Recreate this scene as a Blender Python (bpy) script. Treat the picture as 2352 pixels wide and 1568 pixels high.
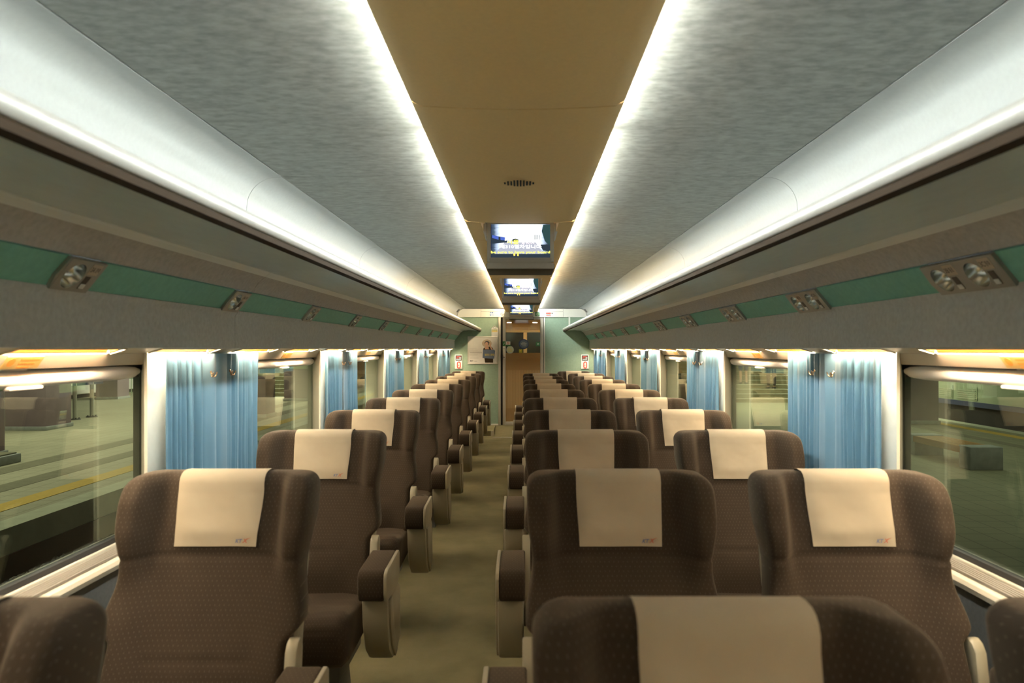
import bpy, bmesh, math, random
from math import sin, cos, pi, radians, sqrt, floor
from mathutils import Vector, Matrix

random.seed(7)
for _o in list(bpy.data.objects):
    bpy.data.objects.remove(_o, do_unlink=True)
S = bpy.context.scene
COL = S.collection

# ------------------------------------------------------------------ camera
EYE = 1.52                      # eye height above the carriage floor
F_PX = 1680.0                   # focal length in pixels of the 2352 x 1568 frame
cd = bpy.data.cameras.new('camera')
cd.sensor_fit = 'HORIZONTAL'
cd.sensor_width = 36.0
cd.lens = F_PX / 2352 * 36.0
cd.shift_x = -23.0 / 2352
cd.shift_y = 17.0 / 2352
cd.clip_start = 0.05
cd.clip_end = 300
cd.dof.use_dof = True
cd.dof.focus_distance = 6.5
cd.dof.aperture_fstop = 4.0
cam = bpy.data.objects.new('camera', cd)
cam.location = (0, 0, EYE)
cam.rotation_euler = (radians(90), 0, 0)
COL.objects.link(cam)
S.camera = cam

# ------------------------------------------------------------------ world, exposure
W = bpy.data.worlds.new('night')
W.use_nodes = True
W.node_tree.nodes['Background'].inputs[0].default_value = (0.02, 0.03, 0.03, 1)
W.node_tree.nodes['Background'].inputs[1].default_value = 0.5
S.world = W
S.view_settings.view_transform = 'Standard'
S.view_settings.look = 'None'
S.view_settings.gamma = 1.0
S.view_settings.use_curve_mapping = False
S.view_settings.exposure = 1.20
try:
    S.cycles.use_denoising = True
    S.cycles.max_bounces = 8
    S.cycles.diffuse_bounces = 5
    S.cycles.glossy_bounces = 4
    S.cycles.transparent_max_bounces = 12
    S.cycles.sample_clamp_indirect = 6.0
except Exception:
    pass


def area_light(name, loc, sx, sy, power, col, rot=(0, 0, 0)):
    l = bpy.data.lights.new(name, 'AREA')
    l.shape = 'RECTANGLE'
    l.size = sx
    l.size_y = sy
    l.energy = power
    l.color = col
    o = bpy.data.objects.new(name, l)
    o.location = loc
    o.rotation_euler = rot
    COL.objects.link(o)
    return o


# station lighting under the platform roofs (outside the train)
area_light('platform_light', (-10.5, 17, EYE + 2.6), 5, 34, 640, (1.0, 0.97, 0.66))
area_light('platform_light', (-9.0, 33, EYE + 2.6), 9, 7, 700, (1.0, 1.0, 0.74))
area_light('platform_light', (8.0, 13, EYE + 2.6), 3, 16, 95, (0.92, 1.0, 0.68))
area_light('platform_light', (9.0, 25.5, EYE + 2.4), 6, 5, 420, (1.0, 1.0, 0.70))

L_COVE = 78.0       # radiance of the cove tubes
L_WARM = 52.0        # radiance of the lamps over the windows
COOL = (0.93, 1.0, 0.95)
WARMTUBE = (1.0, 0.80, 0.50)
LAMP = (1.0, 0.82, 0.56)


# ------------------------------------------------------------------ materials
class NT:
    def __init__(self, mat):
        self.t = mat.node_tree
        self.n = self.t.nodes

    def link(self, a, b):
        self.t.links.new(a, b)

    def val(self, sock, v):
        if isinstance(v, bpy.types.NodeSocket):
            self.link(v, sock)
        else:
            sock.default_value = v

    def math(self, op, a, b=0.0, c=0.0, clamp=False):
        n = self.n.new('ShaderNodeMath')
        n.operation = op
        n.use_clamp = clamp
        self.val(n.inputs[0], a)
        self.val(n.inputs[1], b)
        self.val(n.inputs[2], c)
        return n.outputs[0]

    def coord(self, which='Object'):
        n = self.n.new('ShaderNodeTexCoord')
        return n.outputs[which]

    def sep(self, v):
        n = self.n.new('ShaderNodeSeparateXYZ')
        self.link(v, n.inputs[0])
        return n.outputs

    def mapping(self, v, scale=(1, 1, 1)):
        n = self.n.new('ShaderNodeMapping')
        self.link(v, n.inputs[0])
        n.inputs['Scale'].default_value = scale
        return n.outputs[0]

    def noise(self, v, scale, detail=3.0, rough=0.55):
        n = self.n.new('ShaderNodeTexNoise')
        self.link(v, n.inputs['Vector'])
        n.inputs['Scale'].default_value = scale
        n.inputs['Detail'].default_value = detail
        n.inputs['Roughness'].default_value = rough
        return n.outputs[0]

    def mix(self, fac, a, b):
        n = self.n.new('ShaderNodeMix')
        n.data_type = 'RGBA'
        self.val(n.inputs[0], fac)
        self.val(n.inputs[6], a if isinstance(a, bpy.types.NodeSocket) else (*a, 1))
        self.val(n.inputs[7], b if isinstance(b, bpy.types.NodeSocket) else (*b, 1))
        return n.outputs[2]

    def ramp(self, fac, stops):
        n = self.n.new('ShaderNodeValToRGB')
        self.link(fac, n.inputs[0])
        e = n.color_ramp.elements
        while len(e) < len(stops):
            e.new(0.5)
        for i, (p, c) in enumerate(stops):
            e[i].position = p
            e[i].color = (*c, 1)
        return n.outputs[0]

    def bump(self, h, strength=0.2, dist=0.01):
        n = self.n.new('ShaderNodeBump')
        n.inputs['Strength'].default_value = strength
        n.inputs['Distance'].default_value = dist
        self.link(h, n.inputs['Height'])
        return n.outputs[0]


M = {}


def mat(name, col=(0.5, 0.5, 0.5), rough=0.6, metal=0.0, spec=0.5, noise=None, bump=None, sheen=0.0):
    """plain principled material with optional (scale, amount, stretch) colour grain and bump"""
    m = bpy.data.materials.new(name)
    m.use_nodes = True
    k = NT(m)
    p = k.n['Principled BSDF']
    p.inputs['Base Color'].default_value = (*col, 1)
    p.inputs['Roughness'].default_value = rough
    p.inputs['Metallic'].default_value = metal
    p.inputs['Specular IOR Level'].default_value = spec
    if sheen:
        p.inputs['Sheen Weight'].default_value = sheen
    if noise:
        sc, am, st = noise
        v = k.mapping(k.coord('Object'), st)
        nz = k.noise(v, sc, 4.0)
        lo = tuple(max(0, c * (1 - am)) for c in col)
        hi = tuple(min(1, c * (1 + am)) for c in col)
        f = k.math('MULTIPLY_ADD', nz, 2.4, -0.7, clamp=True)
        k.link(k.mix(f, lo, hi), p.inputs['Base Color'])
        if bump:
            k.link(k.bump(nz, bump[0], bump[1]), p.inputs['Normal'])
    M[name] = m
    return m


def emit(name, col, strength):
    m = bpy.data.materials.new(name)
    m.use_nodes = True
    k = NT(m)
    k.n.remove(k.n['Principled BSDF'])
    e = k.n.new('ShaderNodeEmission')
    e.inputs[0].default_value = (*col, 1)
    e.inputs[1].default_value = strength
    k.link(e.outputs[0], k.n['Material Output'].inputs[0])
    M[name] = m
    return m


mat('ceiling_metal', (0.19, 0.19, 0.176), 0.55, 0.0, 0.35, (30, 0.30, (0.7, 1.3, 1)), (0.10, 0.003))
mat('cove_white', (0.265, 0.27, 0.262), 0.5, 0, 0.4, (60, 0.04, (1, 1, 1)))
mat('centre_tan', (0.85, 0.60, 0.275), 0.55, 0, 0.35, (90, 0.03, (1, 1, 1)))
mat('trough', (0.6, 0.6, 0.58), 0.7)
mat('rack_white', (0.25, 0.238, 0.218), 0.35, 0, 0.5)
mat('rack_dark', (0.03, 0.018, 0.009), 0.85, 0, 0.15)
mat('rack_under', (0.54, 0.60, 0.585), 0.28, 0.0, 0.6, (40, 0.05, (1, 0.2, 1)))
mat('rack_trim', (0.72, 0.75, 0.72), 0.35, 0.2)
mat('taupe_panel', (0.46, 0.44, 0.42), 0.62, 0, 0.3, (55, 0.12, (1, 1, 1)), (0.08, 0.002))
mat('valance_grey', (0.50, 0.515, 0.50), 0.55, 0, 0.35, (60, 0.10, (1, 1, 1)), (0.06, 0.002))
mat('green_band', (0.185, 0.44, 0.355), 0.55, 0, 0.3, (45, 0.08, (1, 1, 1)))
mat('green_wall', (0.225, 0.305, 0.225), 0.6, 0, 0.3, (35, 0.06, (1, 1, 1)))
mat('pillar_cream', (0.60, 0.61, 0.56), 0.6, 0, 0.3, (30, 0.03, (1, 1, 1)))
mat('window_cream', (0.62, 0.56, 0.44), 0.42, 0, 0.4)
mat('sill_grey', (0.38, 0.33, 0.27), 0.45, 0.3)
mat('low_panel', (0.15, 0.15, 0.14), 0.7, 0, 0.3, (80, 0.10, (1, 1, 1)))
mat('rubber', (0.025, 0.022, 0.02), 0.6)
mat('header_white', (0.60, 0.59, 0.53), 0.5)
mat('frame_alu', (0.46, 0.43, 0.36), 0.45, 0.25)
mat('dark_gap', (0.01, 0.01, 0.01), 0.8)
mat('plastic_beige', (0.29, 0.245, 0.165), 0.42, 0, 0.5)
mat('base_metal', (0.10, 0.095, 0.085), 0.5, 0.3)
mat('chrome', (0.62, 0.63, 0.60), 0.16, 1.0)
mat('bronze', (0.30, 0.22, 0.14), 0.3, 0.9)
mat('satin_metal', (0.34, 0.335, 0.305), 0.4, 0.55)
mat('tag_cream', (0.50, 0.42, 0.32), 0.6)
mat('ink', (0.02, 0.02, 0.02), 0.6)
mat('white', (0.75, 0.74, 0.70), 0.5)
mat('red', (0.50, 0.035, 0.02), 0.45)
mat('blue', (0.03, 0.11, 0.36), 0.5)
mat('navy', (0.012, 0.03, 0.11), 0.5)
mat('sign_green', (0.02, 0.14, 0.035), 0.5)
mat('yellow', (0.62, 0.45, 0.05), 0.55)
mat('olive', (0.32, 0.33, 0.03), 0.6)
mat('orange', (0.75, 0.32, 0.05), 0.5)
mat('skin', (0.45, 0.25, 0.16), 0.6)
mat('hair', (0.025, 0.018, 0.014), 0.6)
mat('dark_cloth', (0.03, 0.028, 0.03), 0.9)
mat('poster_paper', (0.56, 0.53, 0.48), 0.32, 0, 0.5, (2.0, 0.10, (1, 1, 1)))
mat('poster_blue', (0.085, 0.115, 0.17), 0.4)
mat('poster_frame', (0.55, 0.52, 0.45), 0.35, 0.4)
mat('logo_blue', (0.10, 0.13, 0.25), 0.8)
mat('logo_red', (0.45, 0.10, 0.05), 0.8)
mat('tv_grey', (0.36, 0.33, 0.285), 0.5)
mat('tv_light', (0.44, 0.42, 0.38), 0.45)
mat('tv_dark', (0.055, 0.045, 0.032), 0.5)
mat('bracket', (0.55, 0.56, 0.56), 0.35, 0.3)
mat('vestibule_tan', (0.60, 0.44, 0.20), 0.55)
mat('vestibule_dark', (0.02, 0.018, 0.015), 0.3)
mat('lamp_amber', (0.34, 0.12, 0.010), 0.5)
mat('sticker_yellow', (0.62, 0.46, 0.16), 0.5)
mat('concrete', (0.29, 0.31, 0.295), 0.85, 0, 0.3, (8, 0.15, (1, 1, 1)))
mat('column_purple', (0.22, 0.165, 0.185), 0.8, 0, 0.3, (3, 0.10, (1, 1, 1)))
mat('column_green', (0.42, 0.52, 0.36), 0.8)
mat('steel', (0.5, 0.5, 0.46), 0.3, 0.8)
mat('wood', (0.30, 0.15, 0.03), 0.6, 0, 0.4, (10, 0.2, (1, 0.1, 1)))
mat('train_pale', (0.34, 0.40, 0.27), 0.4)
mat('train_blue', (0.02, 0.035, 0.11), 0.4)
mat('train_under', (0.02, 0.016, 0.012), 0.8)
mat('stone', (0.035, 0.032, 0.028), 0.9, 0, 0.3, (6, 0.5, (1, 1, 1)))
mat('stair_stone', (0.22, 0.20, 0.115), 0.85, 0, 0.3, (4, 0.15, (1, 1, 1)))
mat('stair_edge_lit', (0.50, 0.49, 0.36), 0.7)  # paler than the stair stone: light on the step edges put into colour
mat('tactile', (0.50, 0.34, 0.06), 0.8, 0, 0.3, (20, 0.1, (1, 1, 1)))
mat('dark_paving', (0.155, 0.15, 0.10), 0.85, 0, 0.3, (6, 0.12, (1, 1, 1)))
mat('platform_edge', (0.03, 0.028, 0.024), 0.9)
mat('kerb', (0.40, 0.42, 0.31), 0.85, 0, 0.3, (4, 0.1, (1, 1, 1)))


def fabric_material():
    m = bpy.data.materials.new('seat_fabric')
    m.use_nodes = True
    k = NT(m)
    p = k.n['Principled BSDF']
    c = k.coord('Object')
    x, y, z = k.sep(c)
    w = 0.0135
    at = k.n.new('ShaderNodeAttribute')
    at.attribute_name = 'weave'
    xq, zq, _w = k.sep(at.outputs['Vector'])
    rows = k.math('DIVIDE', zq, w)
    row = k.math('FLOOR', rows)
    half = k.math('MULTIPLY', k.math('MODULO', row, 2.0), 0.5)
    fx = k.math('ABSOLUTE', k.math('SUBTRACT', k.math('FRACT', k.math('ADD', k.math('DIVIDE', xq, w), half)), 0.5))
    fz = k.math('ABSOLUTE', k.math('SUBTRACT', k.math('FRACT', rows), 0.5))
    dot = k.math('MULTIPLY', k.math('LESS_THAN', fx, 0.08), k.math('LESS_THAN', fz, 0.18))
    nz = k.noise(c, 9.0, 4.0)
    base = k.mix(nz, (0.034, 0.0222, 0.0142), (0.062, 0.0412, 0.0268))
    weave = k.noise(c, 420.0, 2.0)
    base = k.mix(k.math('MULTIPLY', weave, 0.5), base, (0.014, 0.010, 0.0075))
    colr = k.mix(k.math('MULTIPLY', dot, 0.15), base, (0.24, 0.20, 0.155))
    k.link(colr, p.inputs['Base Color'])
    p.inputs['Roughness'].default_value = 0.92
    p.inputs['Specular IOR Level'].default_value = 0.15
    p.inputs['Sheen Weight'].default_value = 0.16
    p.inputs['Sheen Roughness'].default_value = 0.45
    p.inputs['Sheen Tint'].default_value = (0.9, 0.72, 0.5, 1)
    k.link(k.bump(weave, 0.15, 0.002), p.inputs['Normal'])
    M['seat_fabric'] = m


fabric_material()


def linen_material():
    m = mat('linen', (0.50, 0.41, 0.30), 0.9, 0, 0.15)
    k = NT(m)
    p = k.n['Principled BSDF']
    c = k.coord('Object')
    k.link(k.mix(k.noise(c, 7.0, 3.0), (0.34, 0.268, 0.185), (0.43, 0.345, 0.243)), p.inputs['Base Color'])
    k.link(k.bump(k.noise(c, 9.0, 2.0), 0.5, 0.012), p.inputs['Normal'])


linen_material()


def curtain_material():
    m = mat('curtain_blue', (0.17, 0.33, 0.46), 0.85, 0, 0.2)
    k = NT(m)
    p = k.n['Principled BSDF']
    c = k.mapping(k.coord('Object'), (1, 3, 1))
    k.link(k.mix(k.noise(c, 6.0, 3.0), (0.11, 0.23, 0.325), (0.15, 0.27, 0.36)), p.inputs['Base Color'])
    p.inputs['Sheen Weight'].default_value = 0.2


curtain_material()


def carpet_material():
    m = mat('carpet', (0.13, 0.115, 0.062), 1.0, 0, 0.1)
    k = NT(m)
    p = k.n['Principled BSDF']
    c = k.coord('Object')
    a = k.noise(c, 2.2, 5.0, 0.6)
    b = k.noise(c, 260.0, 2.0)
    f = k.math('MULTIPLY_ADD', a, 2.2, -0.6, clamp=True)
    col = k.mix(f, (0.165, 0.148, 0.076), (0.285, 0.245, 0.135))
    k.link(k.mix(k.math('MULTIPLY', b, 0.35), col, (0.06, 0.055, 0.03)), p.inputs['Base Color'])
    k.link(k.bump(b, 0.3, 0.004), p.inputs['Normal'])


carpet_material()


def glass_material(name, tint, boost):
    m = bpy.data.materials.new(name)
    m.use_nodes = True
    k = NT(m)
    k.n.remove(k.n['Principled BSDF'])
    tr = k.n.new('ShaderNodeBsdfTransparent')
    tr.inputs[0].default_value = (*tint, 1)
    gl = k.n.new('ShaderNodeBsdfGlossy')
    gl.inputs['Roughness'].default_value = 0.0
    gl.inputs['Color'].default_value = (0.9, 1.0, 0.93, 1)
    geo = k.n.new('ShaderNodeNewGeometry')
    dt = k.n.new('ShaderNodeVectorMath')
    dt.operation = 'DOT_PRODUCT'
    k.link(geo.outputs['Incoming'], dt.inputs[0])
    k.link(geo.outputs['Normal'], dt.inputs[1])
    cs = k.math('SUBTRACT', 1.0, k.math('ABSOLUTE', dt.outputs['Value']))
    fres = k.math('MULTIPLY_ADD', k.math('POWER', cs, 5.0), 0.96, 0.04)
    mx = k.n.new('ShaderNodeMixShader')
    k.link(k.math('MULTIPLY', fres, boost, clamp=True), mx.inputs[0])
    k.link(tr.outputs[0], mx.inputs[1])
    k.link(gl.outputs[0], mx.inputs[2])
    k.link(mx.outputs[0], k.n['Material Output'].inputs[0])
    M[name] = m


glass_material('glass', (0.93, 0.96, 0.92), 2.0)
glass_material('door_glass', (0.96, 0.96, 0.94), 1.0)


def frosted_material():
    m = bpy.data.materials.new('frosted')
    m.use_nodes = True
    k = NT(m)
    p = k.n['Principled BSDF']
    x, y, z = k.sep(k.coord('Object'))
    st = k.math('GREATER_THAN', k.math('FRACT', k.math('DIVIDE', x, 0.021)), 0.55)
    zone = k.math('MULTIPLY', k.math('LESS_THAN', y, -0.40), k.math('GREATER_THAN', y, -1.12))
    k.link(k.mix(k.math('MULTIPLY', st, zone), (0.36, 0.25, 0.11), (0.66, 0.52, 0.28)), p.inputs['Base Color'])
    p.inputs['Roughness'].default_value = 0.6
    tl = k.n.new('ShaderNodeBsdfTranslucent')
    tl.inputs[0].default_value = (0.6, 0.42, 0.2, 1)
    mx = k.n.new('ShaderNodeMixShader')
    mx.inputs[0].default_value = 0.5
    k.link(p.outputs[0], mx.inputs[1])
    k.link(tl.outputs[0], mx.inputs[2])
    k.link(mx.outputs[0], k.n['Material Output'].inputs[0])
    M['frosted'] = m


frosted_material()


def paving_material(name, ca, cb, joint, size):
    m = mat(name, ca, 0.8, 0, 0.3)
    k = NT(m)
    p = k.n['Principled BSDF']
    c = k.coord('Object')
    x, y, z = k.sep(c)
    jx = k.math('LESS_THAN', k.math('FRACT', k.math('DIVIDE', x, size)), 0.05)
    jy = k.math('LESS_THAN', k.math('FRACT', k.math('DIVIDE', y, size)), 0.05)
    j = k.math('MAXIMUM', jx, jy)
    base = k.mix(k.math('MULTIPLY_ADD', k.noise(c, 0.9, 4.0), 2.0, -0.5, clamp=True), ca, cb)
    k.link(k.mix(k.math('MULTIPLY', j, 0.7), base, joint), p.inputs['Base Color'])


paving_material('paving_pale', (0.29, 0.28, 0.195), (0.37, 0.36, 0.26), (0.15, 0.15, 0.09), 0.30)
paving_material('paving_green', (0.185, 0.19, 0.12), (0.25, 0.25, 0.16), (0.10, 0.10, 0.065), 0.30)


def screen_material():
    m = bpy.data.materials.new('screen_picture')
    m.use_nodes = True
    k = NT(m)
    k.n.remove(k.n['Principled BSDF'])
    x, y, z = k.sep(k.coord('Object'))
    dx = k.math('DIVIDE', k.math('ABSOLUTE', x), 0.185)
    dy = k.math('DIVIDE', k.math('ABSOLUTE', k.math('SUBTRACT', y, 0.045)), 0.150)
    d = k.math('MAXIMUM', k.math('POWER', dx, 2.2), k.math('POWER', dy, 1.6))
    nz = k.noise(k.mapping(k.coord('Object'), (1, 6, 1)), 14.0, 2.0)
    d = k.math('ADD', d, k.math('MULTIPLY_ADD', nz, 0.25, -0.125))
    col = k.ramp(d, [(0.0, (1, 1, 1)), (0.24, (1, 1, 1)), (0.42, (0.50, 0.60, 0.78)), (0.68, (0.05, 0.08, 0.12)), (0.9, (0.015, 0.015, 0.03))])
    e = k.n.new('ShaderNodeEmission')
    k.link(col, e.inputs[0])
    e.inputs[1].default_value = 0.8
    k.link(e.outputs[0], k.n['Material Output'].inputs[0])
    M['screen_picture'] = m


screen_material()
emit('screen_white', (1, 1, 1), 0.95)
emit('screen_pink', (1.0, 0.75, 0.80), 0.8)
emit('screen_yellow', (1.0, 0.95, 0.12), 0.8)
emit('screen_amber', (1.0, 0.62, 0.12), 0.7)
emit('screen_blue', (0.05, 0.09, 0.35), 0.8)
emit('screen_road', (0.30, 0.31, 0.36), 0.8)
emit('screen_dark', (0.015, 0.022, 0.03), 1.0)
emit('screen_teal', (0.02, 0.045, 0.045), 0.8)
emit('tube_cool', COOL, L_COVE)
emit('tube_warm', WARMTUBE, L_COVE)
emit('lamp_glow', LAMP, L_WARM)
emit('downlight', (1.0, 0.84, 0.56), 90.0)


# ------------------------------------------------------------------ mesh building
class MB:
    def __init__(self):
        self.v = []
        self.f = []

    def add(self, vs, fs):
        b = len(self.v)
        self.v += [tuple(p) for p in vs]
        self.f += [tuple(b + i for i in f) for f in fs]
        return self

    def box(self, x0, x1, y0, y1, z0, z1):
        vs = [(x, y, z) for x in (x0, x1) for y in (y0, y1) for z in (z0, z1)]
        return self.add(vs, [(0, 1, 3, 2), (4, 6, 7, 5), (0, 4, 5, 1), (2, 3, 7, 6), (0, 2, 6, 4), (1, 5, 7, 3)])

    def prism(self, pts, a0, a1, axis):
        n = len(pts)
        def P(p, a):
            if axis == 'x':
                return (a, p[0], p[1])
            if axis == 'y':
                return (p[0], a, p[1])
            return (p[0], p[1], a)
        vs = [P(p, a0) for p in pts] + [P(p, a1) for p in pts]
        fs = [tuple(range(n)), tuple(range(2 * n - 1, n - 1, -1))]
        fs += [(i, (i + 1) % n, n + (i + 1) % n, n + i) for i in range(n)]
        return self.add(vs, fs)

    def sheet(self, pts, th, a0, a1, side=1):
        """polyline (x, z) given a thickness away from the room and swept along y; side is the sign of x"""
        n = len(pts)
        off = []
        for i in range(n):
            p = Vector(pts[max(0, i - 1)])
            q = Vector(pts[min(n - 1, i + 1)])
            d = (q - p).normalized()
            off.append((pts[i][0] - d.y * th, pts[i][1] + d.x * th))
        poly = list(pts) + off[::-1]
        return self.prism([(side * x, z) for x, z in poly], a0, a1, 'y')

    def tube(self, path, r, n=8, closed=False):
        path = [Vector(p) for p in path]
        rings = []
        m = len(path)
        for i, p in enumerate(path):
            d = (path[min(m - 1, i + 1)] - path[max(0, i - 1)]).normalized()
            up = Vector((0, 0, 1)) if abs(d.z) < 0.9 else Vector((1, 0, 0))
            a = d.cross(up).normalized()
            b = d.cross(a)
            rr = r[i] if isinstance(r, (list, tuple)) else r
            rings.append([p + (a * cos(2 * pi * k / n) + b * sin(2 * pi * k / n)) * rr for k in range(n)])
        vs = [q for ring in rings for q in ring]
        fs = []
        for i in range(m - 1):
            for k in range(n):
                fs.append((i * n + k, i * n + (k + 1) % n, (i + 1) * n + (k + 1) % n, (i + 1) * n + k))
        fs.append(tuple(range(n)))
        fs.append(tuple(range((m - 1) * n, m * n)))
        return self.add(vs, fs)

    def lathe(self, prof, c=(0, 0, 0), n=24, axis='z'):
        """profile of (radius, height) around an axis through c"""
        vs = []
        for r, h in prof:
            for k in range(n):
                a = 2 * pi * k / n
                q = (r * cos(a), r * sin(a), h)
                if axis == 'y':
                    q = (q[0], q[2], q[1])
                if axis == 'x':
                    q = (q[2], q[0], q[1])
                vs.append((c[0] + q[0], c[1] + q[1], c[2] + q[2]))
        fs = []
        for i in range(len(prof) - 1):
            for k in range(n):
                fs.append((i * n + k, i * n + (k + 1) % n, (i + 1) * n + (k + 1) % n, (i + 1) * n + k))
        if prof[0][0] > 1e-6:
            fs.append(tuple(range(n)))
        if prof[-1][0] > 1e-6:
            fs.append(tuple(range((len(prof) - 1) * n, len(prof) * n)))
        return self.add(vs, fs)

    def disc(self, cx, cy, r, z0, z1, n=28):
        return self.prism([(cx + r * cos(2 * pi * k / n), cy + r * sin(2 * pi * k / n)) for k in range(n)], z0, z1, 'z')

    def ring(self, cx, cy, ri, ro, z0, z1, n=28, sx=1.0, sy=1.0, cap=0.0):
        """flat ring; cap stretches it into a stadium along y"""
        vs = []
        for z in (z0, z1):
            for r in (ri, ro):
                for k in range(n):
                    a = 2 * pi * k / n
                    vs.append((cx + r * cos(a) * sx, cy + r * sin(a) * sy + (cap if sin(a) >= 0 else -cap), z))
        fs = []
        for k in range(n):
            k2 = (k + 1) % n
            fs += [(k, k2, n + k2, n + k), (2 * n + k, 3 * n + k, 3 * n + k2, 2 * n + k2),
                   (k, 2 * n + k, 2 * n + k2, k2), (n + k, n + k2, 3 * n + k2, 3 * n + k)]
        return self.add(vs, fs)

    def grid(self, fn, nu, nv):
        vs = [fn(i / nu, j / nv) for j in range(nv + 1) for i in range(nu + 1)]
        w = nu + 1
        fs = [(j * w + i, j * w + i + 1, (j + 1) * w + i + 1, (j + 1) * w + i) for j in range(nv) for i in range(nu)]
        return self.add(vs, fs)

    def mesh(self, name, bevel=0.0, seg=2, smooth=False, angle=40, weld=False):
        bm = bmesh.new()
        vs = [bm.verts.new(p) for p in self.v]
        for f in self.f:
            try:
                bm.faces.new([vs[i] for i in f])
            except ValueError:
                pass
        if weld or bevel:
            bmesh.ops.remove_doubles(bm, verts=bm.verts, dist=1e-5)
        bmesh.ops.recalc_face_normals(bm, faces=bm.faces)
        if bevel:
            ed = [e for e in bm.edges if len(e.link_faces) == 2 and e.calc_face_angle(0) > radians(35)]
            bmesh.ops.bevel(bm, geom=ed, offset=bevel, segments=seg, profile=0.5, affect='EDGES', clamp_overlap=True)
        me = bpy.data.meshes.new(name)
        bm.to_mesh(me)
        bm.free()
        if smooth or bevel:
            me.polygons.foreach_set('use_smooth', [True] * len(me.polygons))
            me.set_sharp_from_angle(angle=radians(angle))
        return me

    def build(self, name, m, parent=None, **kw):
        me = self.mesh(name, **kw)
        me.materials.append(M[m])
        if getattr(self, 'weave', None):
            at = me.attributes.new('weave', 'FLOAT_VECTOR', 'POINT')
            at.data.foreach_set('vector', [c for p in self.weave for c in p])
        elif m == 'seat_fabric':
            at = me.attributes.new('weave', 'FLOAT_VECTOR', 'POINT')
            at.data.foreach_set('vector', [c for v in me.vertices for c in (v.co.x + 0.1, v.co.z + v.co.y + 2.0, 0.0)])
        return link(name, me, parent)


def link(name, me, parent=None):
    o = bpy.data.objects.new(name, me)
    COL.objects.link(o)
    if parent is not None:
        o.parent = parent
    return o


def tag(o, label=None, cat=None, group=None, kind=None):
    if label:
        o['label'] = label
    if cat:
        o['category'] = cat
    if group:
        o['group'] = group
    if kind:
        o['kind'] = kind
    return o


def thing(name, label, cat, loc=(0, 0, 0), group=None, rot=None):
    o = bpy.data.objects.new(name, None)
    o.empty_display_size = 0.1
    o.location = loc
    if rot is not None:
        o.rotation_euler = rot
    COL.objects.link(o)
    return tag(o, label, cat, group)


def struct(name, loc=(0, 0, 0)):
    o = bpy.data.objects.new(name, None)
    o.empty_display_size = 0.1
    o.location = loc
    COL.objects.link(o)
    o['kind'] = 'structure'
    return o


def copy_tree(o, parent=None):
    c = o.copy()
    COL.objects.link(c)
    c.parent = parent
    for ch in KIDS.get(o.name, [x for x in bpy.data.objects if x.parent == o]):
        copy_tree(ch, c)
    return c


KIDS = {}


def remember(o):
    KIDS[o.name] = list(o.children)
    for ch in o.children:
        remember(ch)


def text_geo(s, size=1.0, extrude=0.0, bold=0.0, shear=0.0, align='LEFT'):
    cu = bpy.data.curves.new('text', 'FONT')
    cu.body = s
    cu.size = size
    cu.extrude = extrude
    cu.offset = bold
    cu.shear = shear
    cu.align_x = align
    cu.resolution_u = 2
    ob = bpy.data.objects.new('text', cu)
    COL.objects.link(ob)
    dg = bpy.context.evaluated_depsgraph_get()
    me = ob.evaluated_get(dg).to_mesh()
    vs = [tuple(v.co) for v in me.vertices]
    fs = [tuple(p.vertices) for p in me.polygons]
    ob.evaluated_get(dg).to_mesh_clear()
    bpy.data.objects.remove(ob, do_unlink=True)
    bpy.data.curves.remove(cu)
    return vs, fs


def text_fit(s, x0, x1, y0, y1, z, bold=0.0, shear=0.0):
    """text stretched into the rectangle x0..x1, y0..y1 of a local plane"""
    vs, fs = text_geo(s, 1.0, 0.0, bold, shear)
    if not vs:
        return MB()
    ax = min(v[0] for v in vs); bx = max(v[0] for v in vs)
    ay = min(v[1] for v in vs); by = max(v[1] for v in vs)
    out = [(x0 + (v[0] - ax) / (bx - ax) * (x1 - x0), y0 + (v[1] - ay) / max(1e-6, by - ay) * (y1 - y0), z) for v in vs]
    return MB().add(out, fs)


ORD = ['first', 'second', 'third', 'fourth', 'fifth', 'sixth', 'seventh', 'eighth', 'ninth', 'tenth',
       'eleventh', 'twelfth', 'thirteenth', 'fourteenth', 'fifteenth', 'sixteenth', 'seventeenth', 'eighteenth',
       'nineteenth', 'twentieth', 'twenty-first', 'twenty-second', 'twenty-third', 'twenty-fourth', 'twenty-fifth', 'twenty-sixth', 'twenty-seventh']
SIDE_NAME = {-1: 'poster side', 1: 'paired-seat side'}

# ------------------------------------------------------------------ carriage dimensions (z relative to the eye, add EYE)
Y0, Y1 = -5.3, 13.78            # rear end and green end wall
XW = 1.345                      # wall face
XG = 1.425                      # glass plane
PITCH = 2.24
WIN = [1.31 + PITCH * k for k in range(-2, 5)]
WLEN = 1.30
SEAM = [3.24 + PITCH * k for k in range(-4, 5)]


def zz(p):
    return [(x, z + EYE) for x, z in p]


# ---- floor
fl = struct('floor')
b = MB().box(-1.45, 1.45, Y0, Y1 + 3.0, -0.12, 0.0)
b.build('carpet', 'carpet', fl)
b = MB().prism([(12.55, 0.0), (Y1, 0.0), (Y1, 0.085)], -0.50, -0.02, 'x')
b.build('aisle_ramp', 'carpet', fl)
MB().box(-0.50, -0.02, 12.50, 12.56, 0.0, 0.006).build('ramp_strip', 'frame_alu', fl, bevel=0.002)
for xa, xb, nm in ((-1.345, -0.50, 'raised_floor'), (-0.02, 1.345, 'raised_floor')):
    MB().box(xa, xb, 12.78, Y1, 0.0, 0.085).build(nm, 'carpet', fl)
MB().box(-0.545, -0.495, 12.775, 12.80, 0.0, 0.088).build('edge_strip', 'frame_alu', fl)

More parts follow.
